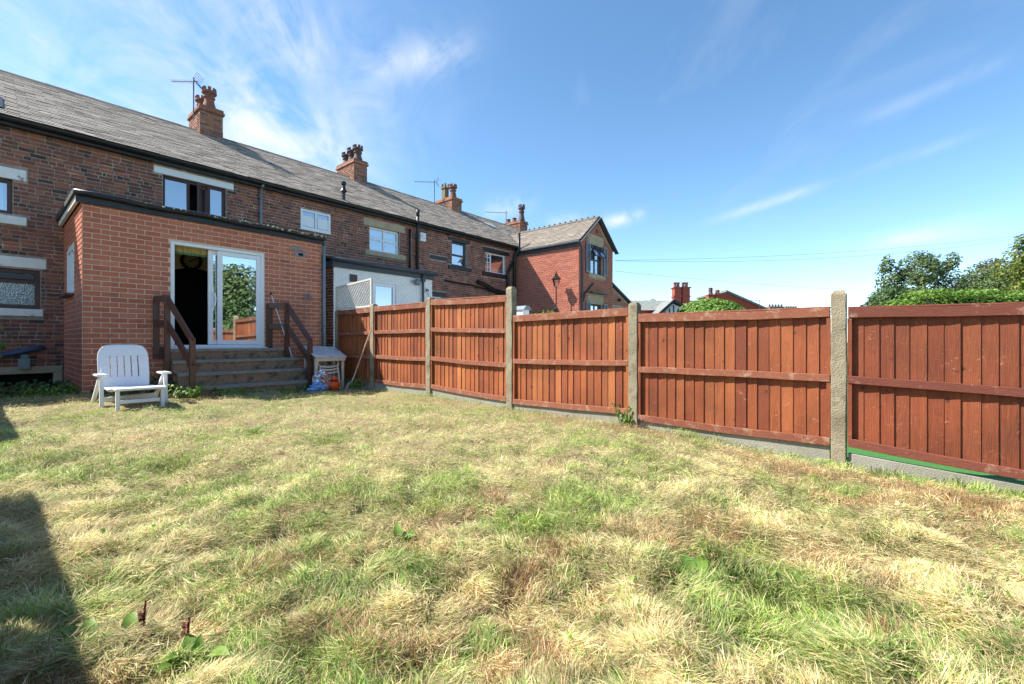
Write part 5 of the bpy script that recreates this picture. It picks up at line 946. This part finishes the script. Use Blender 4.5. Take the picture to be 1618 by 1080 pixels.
# garden greenery behind the camera, seen only mirrored in the sliding door
def free_tree(label, u, v, zc, r, leafm, n, ls, seed, name='tree', cat='tree'):
    p = H(u, v, -.3); t = thing(name, label, cat, tuple(p), raw=True); rr = random.Random(seed); lobes = [(Vector((p.x+rr.uniform(-1, 1)*r*.5, p.y+rr.uniform(-1, 1)*r*.5, zc+rr.uniform(-.5, .5)*r*.6)), (r*.6,)*3) for _ in range(7)]; m = MB(); foliage(m, lobes, n, ls, seed); m.build('crown', leafm, t)
    m = MB(); m.tube([p, Vector((p.x, p.y, zc))], [.16, .06], 8); [m.tube([Vector((p.x, p.y, zc*.6)), l[0]], [.06, .02], 5) for l in lobes]; m.build('trunk', m_bark, t)
for i, (u, v, zc, r, lm) in enumerate(((8.4, -19, 2.2, 2.3, m_dleaf), (11.0, -17, 2.0, 2.2, m_hleaf), (6.0, -21, 2.3, 2.4, m_dleaf), (13.5, -20, 2.4, 2.5, m_dleaf), (9.2, -23.5, 4.2, 2.6, m_birch), (3.0, -21, 2.2, 2.2, m_hleaf))):
    free_tree('garden tree behind the camera, mirrored in the sliding door, ' + ('dark and broad', 'bright and bushy', 'dark by the fence line', 'dark at the far side', 'tall and airy', 'bright at the garden end')[i], u, v, zc, r, lm, 6500, .27, 60+i)

# ------------------------------------------------------------------ weeds and small plants
def weed(label, u, v, n, ln, w, leafm, seed, spread=.12, up=.8, name='weed', z=None, group=None, cat='plant'):
    z0 = gzs(u, v) if z is None else z; t = thing(name, label, cat, (u, v, z0), group); rr = random.Random(seed); m = MB(); sm = MB()
    for _ in range(n):
        a = rr.uniform(0, 2*math.pi); r_ = spread*math.sqrt(rr.random()); b = Vector((u+r_*math.cos(a), v+r_*math.sin(a), z0)); hh = rr.uniform(.1, 1)*ln*up; tip = b+Vector((math.cos(a)*hh*.35, math.sin(a)*hh*.35, hh)); d = Vector((math.cos(a+rr.uniform(-1, 1)), math.sin(a+rr.uniform(-1, 1)), rr.uniform(-.25, .7))); l_ = ln*rr.uniform(.35, .75); x = d.normalized().cross(Vector((0, 0, 1))).normalized()*w*rr.uniform(.7, 1.2)/2; d.normalize(); mid = tip+d*l_*.5+Vector((0, 0, .03)); e = tip+d*l_-Vector((0, 0, l_*.25))
        m.pts((tip, tip+d*l_*.2+x*.8, mid+x, mid-x, tip+d*l_*.2-x*.8, e), ((0, 1, 4), (1, 2, 3, 4), (2, 5, 3)))
        if rr.random() < .4: sm.tube([b, tip], .004, 4)
    m.build('leaves', leafm, t)
    if sm.v: sm.build('stem', leafm, t, kind='stuff')
    return t
weed('bright green weeds sprouting at the foot of the left handrail', 1.12, -1.32, 90, .16, .035, m_leaf, 1, .17, 1.2)
weed('low green weeds at the bottom step', 1.75, -1.42, 60, .12, .035, m_leaf, 2, .30, .7)
weed('dark leafy weeds between the lounger and the steps', .95, -.45, 120, .20, .05, m_dleaf, 3, .24, 1.6)
weed('dark creeping weeds along the cellar wall', -.75, 1.3, 240, .16, .06, m_dleaf, 4, .75, .9)
weed('leafy creeper in the corner beside the extension side wall', -.30, .55, 150, .15, .05, m_leaf, 5, .42, .8)
weed('dark ground creeper before the cellar window', -1.25, .5, 200, .15, .05, m_dleaf, 6, .55, .8)
weed('leafy weeds under the lounge chair against the extension wall', .45, -.28, 110, .14, .04, m_dleaf, 16, .32, .9)
weed('low leafy weeds spreading along the front of the bottom step', 2.5, -1.36, 70, .10, .03, m_leaf, 17, .34, .6)
weed('yellow-green shrub at the left edge of the picture', -1.22, 1.75, 170, .17, .055, m_leaf, 7, .16, 6.6)
weed('small green weed in the fence corner behind the rake', 3.95, -1.62, 40, .15, .05, m_leaf, 8, .14, 1.4)
weed('tuft of green weed at the foot of the right handrail', 3.08, -1.12, 30, .12, .03, m_leaf, 9, .08, .9)
weed('narrow climbing weed at the foot of the rough pebbly post', 4.02, -7.57, 46, .09, .035, m_leaf, 10, .05, 2.8)
weed('climbing plant with lobed leaves behind the tallest fence post', 5.6, -3.3, 90, .20, .09, m_hleaf, 11, .16, 1.0, z=1.50)
weed('shrub top showing over the fence below the lantern', 11.9, -.4, 150, .30, .12, m_dleaf, 12, .4, 1.3, z=1.55)
weed('yellow flowering shrub top beside the lantern post', 13.1, .1, 120, .28, .10, m_yleaf, 13, .22, 1.6, z=1.75)
def dock(label, u, v, n, ln, leafm, seed):
    z0 = gzs(u, v); t = thing('dock_plant', label, 'weed', (u, v, z0)); rr = random.Random(seed)
    for k in range(n):
        m = MB(); a = k*2*math.pi/n+rr.uniform(-.4, .4); d = Vector((math.cos(a), math.sin(a), 0)); x = Vector((-d.y, d.x, 0)); el = rr.uniform(.5, 1.35); l_ = ln*rr.uniform(.7, 1.2); w = l_*.15; p = Vector((u, v, z0-.005)); K = 7
        for q in range(K+1):
            f = q/K; wd = w*(.18+math.sin(math.pi*min(1, max(0, (f-.12)/.88))**.8)*1.0)*(0.02 if q == K else 1)*rr.uniform(.9, 1.1); nn = Vector((0, 0, 1))*math.cos(el)-d*math.sin(el); m.v += [tuple(p-x*wd+nn*wd*.45), tuple(p), tuple(p+x*wd+nn*wd*.45)]; p = p+(d*math.cos(el)+Vector((0, 0, math.sin(el))))*l_/K; el -= rr.uniform(.05, .28)
        for q in range(K): m.f += [(3*q, 3*q+1, 3*q+4, 3*q+3), (3*q+1, 3*q+2, 3*q+5, 3*q+4)]
        m.build('leaf', leafm, t, smooth=True)
for i, (x, y, lbl, mm) in enumerate(((140, 1010, 'broad green dock leaves in the left foreground', m_leaf), (205, 1015, 'dock plant between the two red seed stalks', m_leaf), (310, 1040, 'dock leaves right of the red seed stalks in the foreground', m_leaf), (1098, 915, 'upright dock leaf in the right half of the lawn', m_leaf), (630, 850, 'small dock leaf in the middle of the lawn', m_leaf), (405, 680, 'small weed in the lawn before the steps', m_leaf))):
    g_ = G(x, y, .02); u, v = toUV(g_); dock(lbl, u, v, 8 if i < 3 else 6, (.13, .12, .13, .16, .11, .16)[i], mm, 30+i)
for i, (x, y) in enumerate(((224, 1005), (293, 1020))):
    g_ = G(x, y, .02); u, v = toUV(g_); z0 = gzs(u, v)+.035; t = thing('dock_stalk', ('shorter', 'taller')[i]+' dry red dock stalk in the left foreground', 'weed', (u, v, z0)); m = MB(); rr = random.Random(i)
    for k in range(60): h_ = rr.uniform(.01, .065+.02*i); a = rr.uniform(0, 6.28); m.leaf((u, v, z0+h_), (math.cos(a), math.sin(a), .5), (0, 0, 1), .014, .012)
    m.build('seeds', m_red_dock, t); MB().tube([(u, v, z0-.05), (u+.01, v, z0+.1)], .003, 5).build('stalk', m_red_dock, t)

# ------------------------------------------------------------------ the mown, half dry grass
def grass():
    def wedge(n, y0, y1, p):
        q = rng.random(n); Y = (y0**(1-p)+(y1**(1-p)-y0**(1-p))*q)**(1/(1-p)); X = (rng.random(n)*2-1)*(1.22*Y+.25); return X, Y
    X1, Y1 = wedge(980000, .75, 11.5, 1.5); Xb, Yb = wedge(6000, .75, 2, 1.1)
    X = np.concatenate([X1, Xb]); Y = np.concatenate([Y1, Yb]); u, v = uv_np(X, Y)
    ok = (u > -1.8) & (u < 4.085) & ((v < -.02) | ((u < -.02) & (v < 2.5))) & ~((u > 1.05) & (u < 3.25) & (v > -1.16)); X, Y, u, v = X[ok], Y[ok], u[ok], v[ok]; n = len(X)
    # patch fields
    green = fbm(X*1.1+3, Y*1.1, 21, 4); brown = fbm(X*1.4+9, Y*1.4, 33, 4); tuft = fbm(X*2.6, Y*2.6, 44, 3)
    def worley(sc, s):
        x, y = X/sc, Y/sc; bi = np.floor(x); bj = np.floor(y); best = np.full(n, 9.); h = [np.zeros(n) for _ in range(4)]
        for di in (-1, 0, 1):
            for dj in (-1, 0, 1):
                i, j = bi+di, bj+dj; d = np.hypot(i+hashn(i, j, s)-x, j+hashn(i, j, s+1)-y); m = d < best; best[m] = d[m]
                for q in range(4): h[q][m] = hashn(i, j, s+2+q)[m]
        return best, h
    jx, jy = (fbm(X*9, Y*9, 71, 2)-.5)*.12, (fbm(X*9, Y*9, 73, 2)-.5)*.12; X0, Y0 = X, Y; X, Y = X+jx, Y+jy; cd, ch_ = worley(.15, 5); cD, cH = worley(.42, 15); X, Y = X0, Y0
    g = (green-.53)*2.8+(tuft-.5)*1.4+(ch_[2]-.5)*.8+(cH[2]-.5)*.5; b = (brown-.57)*3.5+(ch_[1]-.5)*.5+(cH[1]-.55)*.8
    def spot(x, y, rx, ry, k):
        c = G(x, y, 0); s = F*CAMH/(y-CY)**2; return k*np.exp(-(((X-c.x)/rx)**2+((Y-c.y)/ry)**2))
    for x, y, rx, ry, k in ((720, 775, .16, .12, 1.3), (860, 835, .22, .16, 1.2), (1000, 800, .35, .16, 1.0), (1110, 850, .30, .14, .8), (1230, 930, .35, .2, .9), (640, 905, .14, .1, .9), (530, 935, .14, .10, .9), (790, 1025, .12, .08, 1.4), (400, 1020, .10, .08, 1.0), (50, 1000, .3, .25, .9), (1560, 980, .18, .15, .9), (1450, 870, .3, .2, .7), (520, 795, .25, .15, .7), (240, 740, .4, .3, .5), (620, 660, .5, .4, .5), (1400, 760, .6, .25, .55), (1290, 700, .5, .2, .2), (320, 800, .25, .15, .5), (1200, 980, .30, .16, .45), (1440, 960, .40, .2, .45), (1560, 1040, .25, .15, .5), (1000, 1060, .25, .10, .4), (250, 1030, .30, .12, .45), (480, 1060, .25, .08, .4), (150, 900, .3, .2, .3), (100, 680, .8, .5, .3), (700, 620, 1.2, .8, .25)): g = g+spot(x, y, rx, ry, k)
    for x, y, rx, ry, k in ((1080, 680, .9, .35, 1.4), (1290, 740, .6, .25, 1.5), (880, 655, .8, .4, 1.0), (880, 885, .09, .08, 1.1), (250, 830, .3, .12, .8), (830, 920, .10, .08, .9), (440, 900, .2, .1, .7), (1530, 840, .4, .25, .6), (1350, 1010, .15, .1, .5), (300, 740, .5, .25, .5), (1430, 1030, .12, .1, .8), (660, 990, .22, .14, -1.3), (600, 930, .2, .12, -.7), (230, 1050, .2, .1, -.8)): b = b+spot(x, y, rx, ry, k)
    b = b+1.1*np.exp(-((u-3.55)/.42)**2)*np.clip((-3.2-v)/1.2, 0, 1)*np.clip(fbm(X*1.8, Y*1.8, 97, 3)*2.6-.75, 0, 1)
    g = g+.6*np.exp(-((u-4.05)/.10)**2) - .5*np.clip(b, 0, 1); green_p = np.clip(.30+g*.85, .07, .86); brown_p = np.clip(.14+b*.8, .02, .85)*(1-green_p)
    r = rng.random(n); isg = r < green_p; isb = (~isg) & (r < green_p+brown_p)
    standing = isg & (rng.random(n) < np.clip(.25+g*.5, .1, .9))
    edge = (u > 3.90) & (v < -1.3) & (rng.random(n) < np.clip(fbm(X*2.2, Y*2.2, 91, 3)*2.2-.75, 0, .8)); isg = isg | edge; isb = isb & ~edge; standing = standing | edge
    # blade shape
    dist = np.hypot(X, Y); flow = fbm(X*.9, Y*.9, 55, 2)*14+fbm(X*3.5, Y*3.5, 66, 2)*3; az = np.where(ch_[3] > .35, flow*.5+ch_[0]*6.283, flow)+rng.normal(0, .40, n); rand = rng.random(n) < .35; az[rand] = rng.random(rand.sum())*6.283
    Ln = np.where(standing, rng.uniform(.028, .078, n), np.where(isb, rng.uniform(.02, .07, n), rng.uniform(.022, .085, n)))*(1+.35*np.clip(tuft-.5, -.3, .5)*3)
    far = np.clip((dist-4)/6, 0, 1); Ln *= (1-.25*far); Ln = np.where(edge, Ln*1.75, Ln)
    inc = np.where(standing, rng.normal(1.05, .28, n), np.where(isb, np.abs(rng.normal(.65, .4, n)), np.abs(rng.normal(.22, .26, n)))); inc = np.clip(inc, .02, 1.5)
    W = np.where(standing, rng.uniform(.0014, .0030, n), rng.uniform(.0009, .0021, n))*(1+dist*.15)
    broad = (rng.random(n) < .012) & (fbm(X*1.7, Y*1.7, 83, 2) > .45); W = np.where(broad, W*5.5+.003, W); Ln = np.where(broad, .018+Ln*.25, Ln); inc = np.where(broad, np.abs(rng.normal(.4, .3, n)), inc); isg = isg | broad
    z = gz(X, Y)+np.where(standing, -.01, rng.uniform(-.012, .030, n)*(1+.8*np.clip(tuft-.45, -.3, .5)*2))
    z = z+.045*ch_[3]*np.clip(1-cd/.65, 0, 1)+.03*cH[3]*np.clip(1-cD/.7, 0, 1); dx, dy = np.cos(az), np.sin(az); sx, sy = -dy, dx; c1, s1 = np.cos(inc), np.sin(inc); inc2 = inc-np.where(standing, rng.uniform(.2, .9, n), rng.uniform(-.1, .35, n)); c2, s2 = np.cos(inc2), np.sin(inc2)
    base = np.stack([X, Y, z], -1); side = np.stack([sx*W/2, sy*W/2, rng.normal(0, .35, n)*W/2], -1); m1 = base+np.stack([dx*c1, dy*c1, s1], -1)*(Ln*.5)[:, None]; tip = m1+np.stack([dx*c2, dy*c2, s2], -1)*(Ln*.5)[:, None]
    # blades bent below the lawn are lifted to it
    gt = gz(tip[:, 0], tip[:, 1])-.004; tip[:, 2] = np.maximum(tip[:, 2], gt)
    V = np.stack([base, m1+side, tip, m1-side], 1).reshape(-1, 3).astype(np.float32)
    i0 = (np.arange(n)*4)[:, None]; tri = np.concatenate([i0+np.array([[0, 1, 3]]), i0+np.array([[1, 2, 3]])], 1).reshape(-1).astype(np.int32)
    straw = np.array([[.74, .59, .30], [.82, .68, .38], [.64, .47, .23], [.66, .64, .26], [.83, .73, .43]]); grn = np.array([[.20, .34, .05], [.30, .44, .08], [.41, .50, .14], [.50, .54, .25], [.15, .27, .06]]); brn = np.array([[.36, .19, .085], [.46, .27, .125], [.27, .135, .06], [.52, .34, .17]])
    C = straw[rng.integers(0, 5, n)]; C[isb] = brn[rng.integers(0, 4, isb.sum())]; gi = rng.integers(0, 5, n); gi[standing] = np.minimum(gi[standing], 2); gi[broad] = np.where(rng.random(broad.sum()) < .5, 0, 4); C[isg] = grn[gi[isg]]; C = C*(rng.uniform(.75, 1.15, n)*(.78+.42*ch_[0]))[:, None]*np.clip(.70+.55*np.clip(1-cd/.75, 0, 1), 0, 1.08)[:, None]  # tint darkens towards clump edges: shade in the gaps painted into blade colour
    me = bpy.data.meshes.new('grass'); nt = n*2; me.vertices.add(len(V)); me.vertices.foreach_set('co', V.ravel()); me.loops.add(nt*3); me.loops.foreach_set('vertex_index', tri); me.polygons.add(nt); me.polygons.foreach_set('loop_start', np.arange(0, nt*3, 3, dtype=np.int32)); me.polygons.foreach_set('loop_total', np.full(nt, 3, np.int32))
    at_ = me.attributes.new('tint', 'FLOAT_COLOR', 'POINT'); cc = np.ones((n, 4, 4), np.float32); cc[:, :, :3] = C[:, None, :]; at_.data.foreach_set('color', cc.ravel()); me.update(calc_edges=True)
    me.materials.append(m_blade); o = bpy.data.objects.new('grass', me); col.objects.link(o); o['kind'] = 'stuff'; o['label'] = 'mown half-dry grass and hay covering the lawn'; o['category'] = 'grass'
grass()
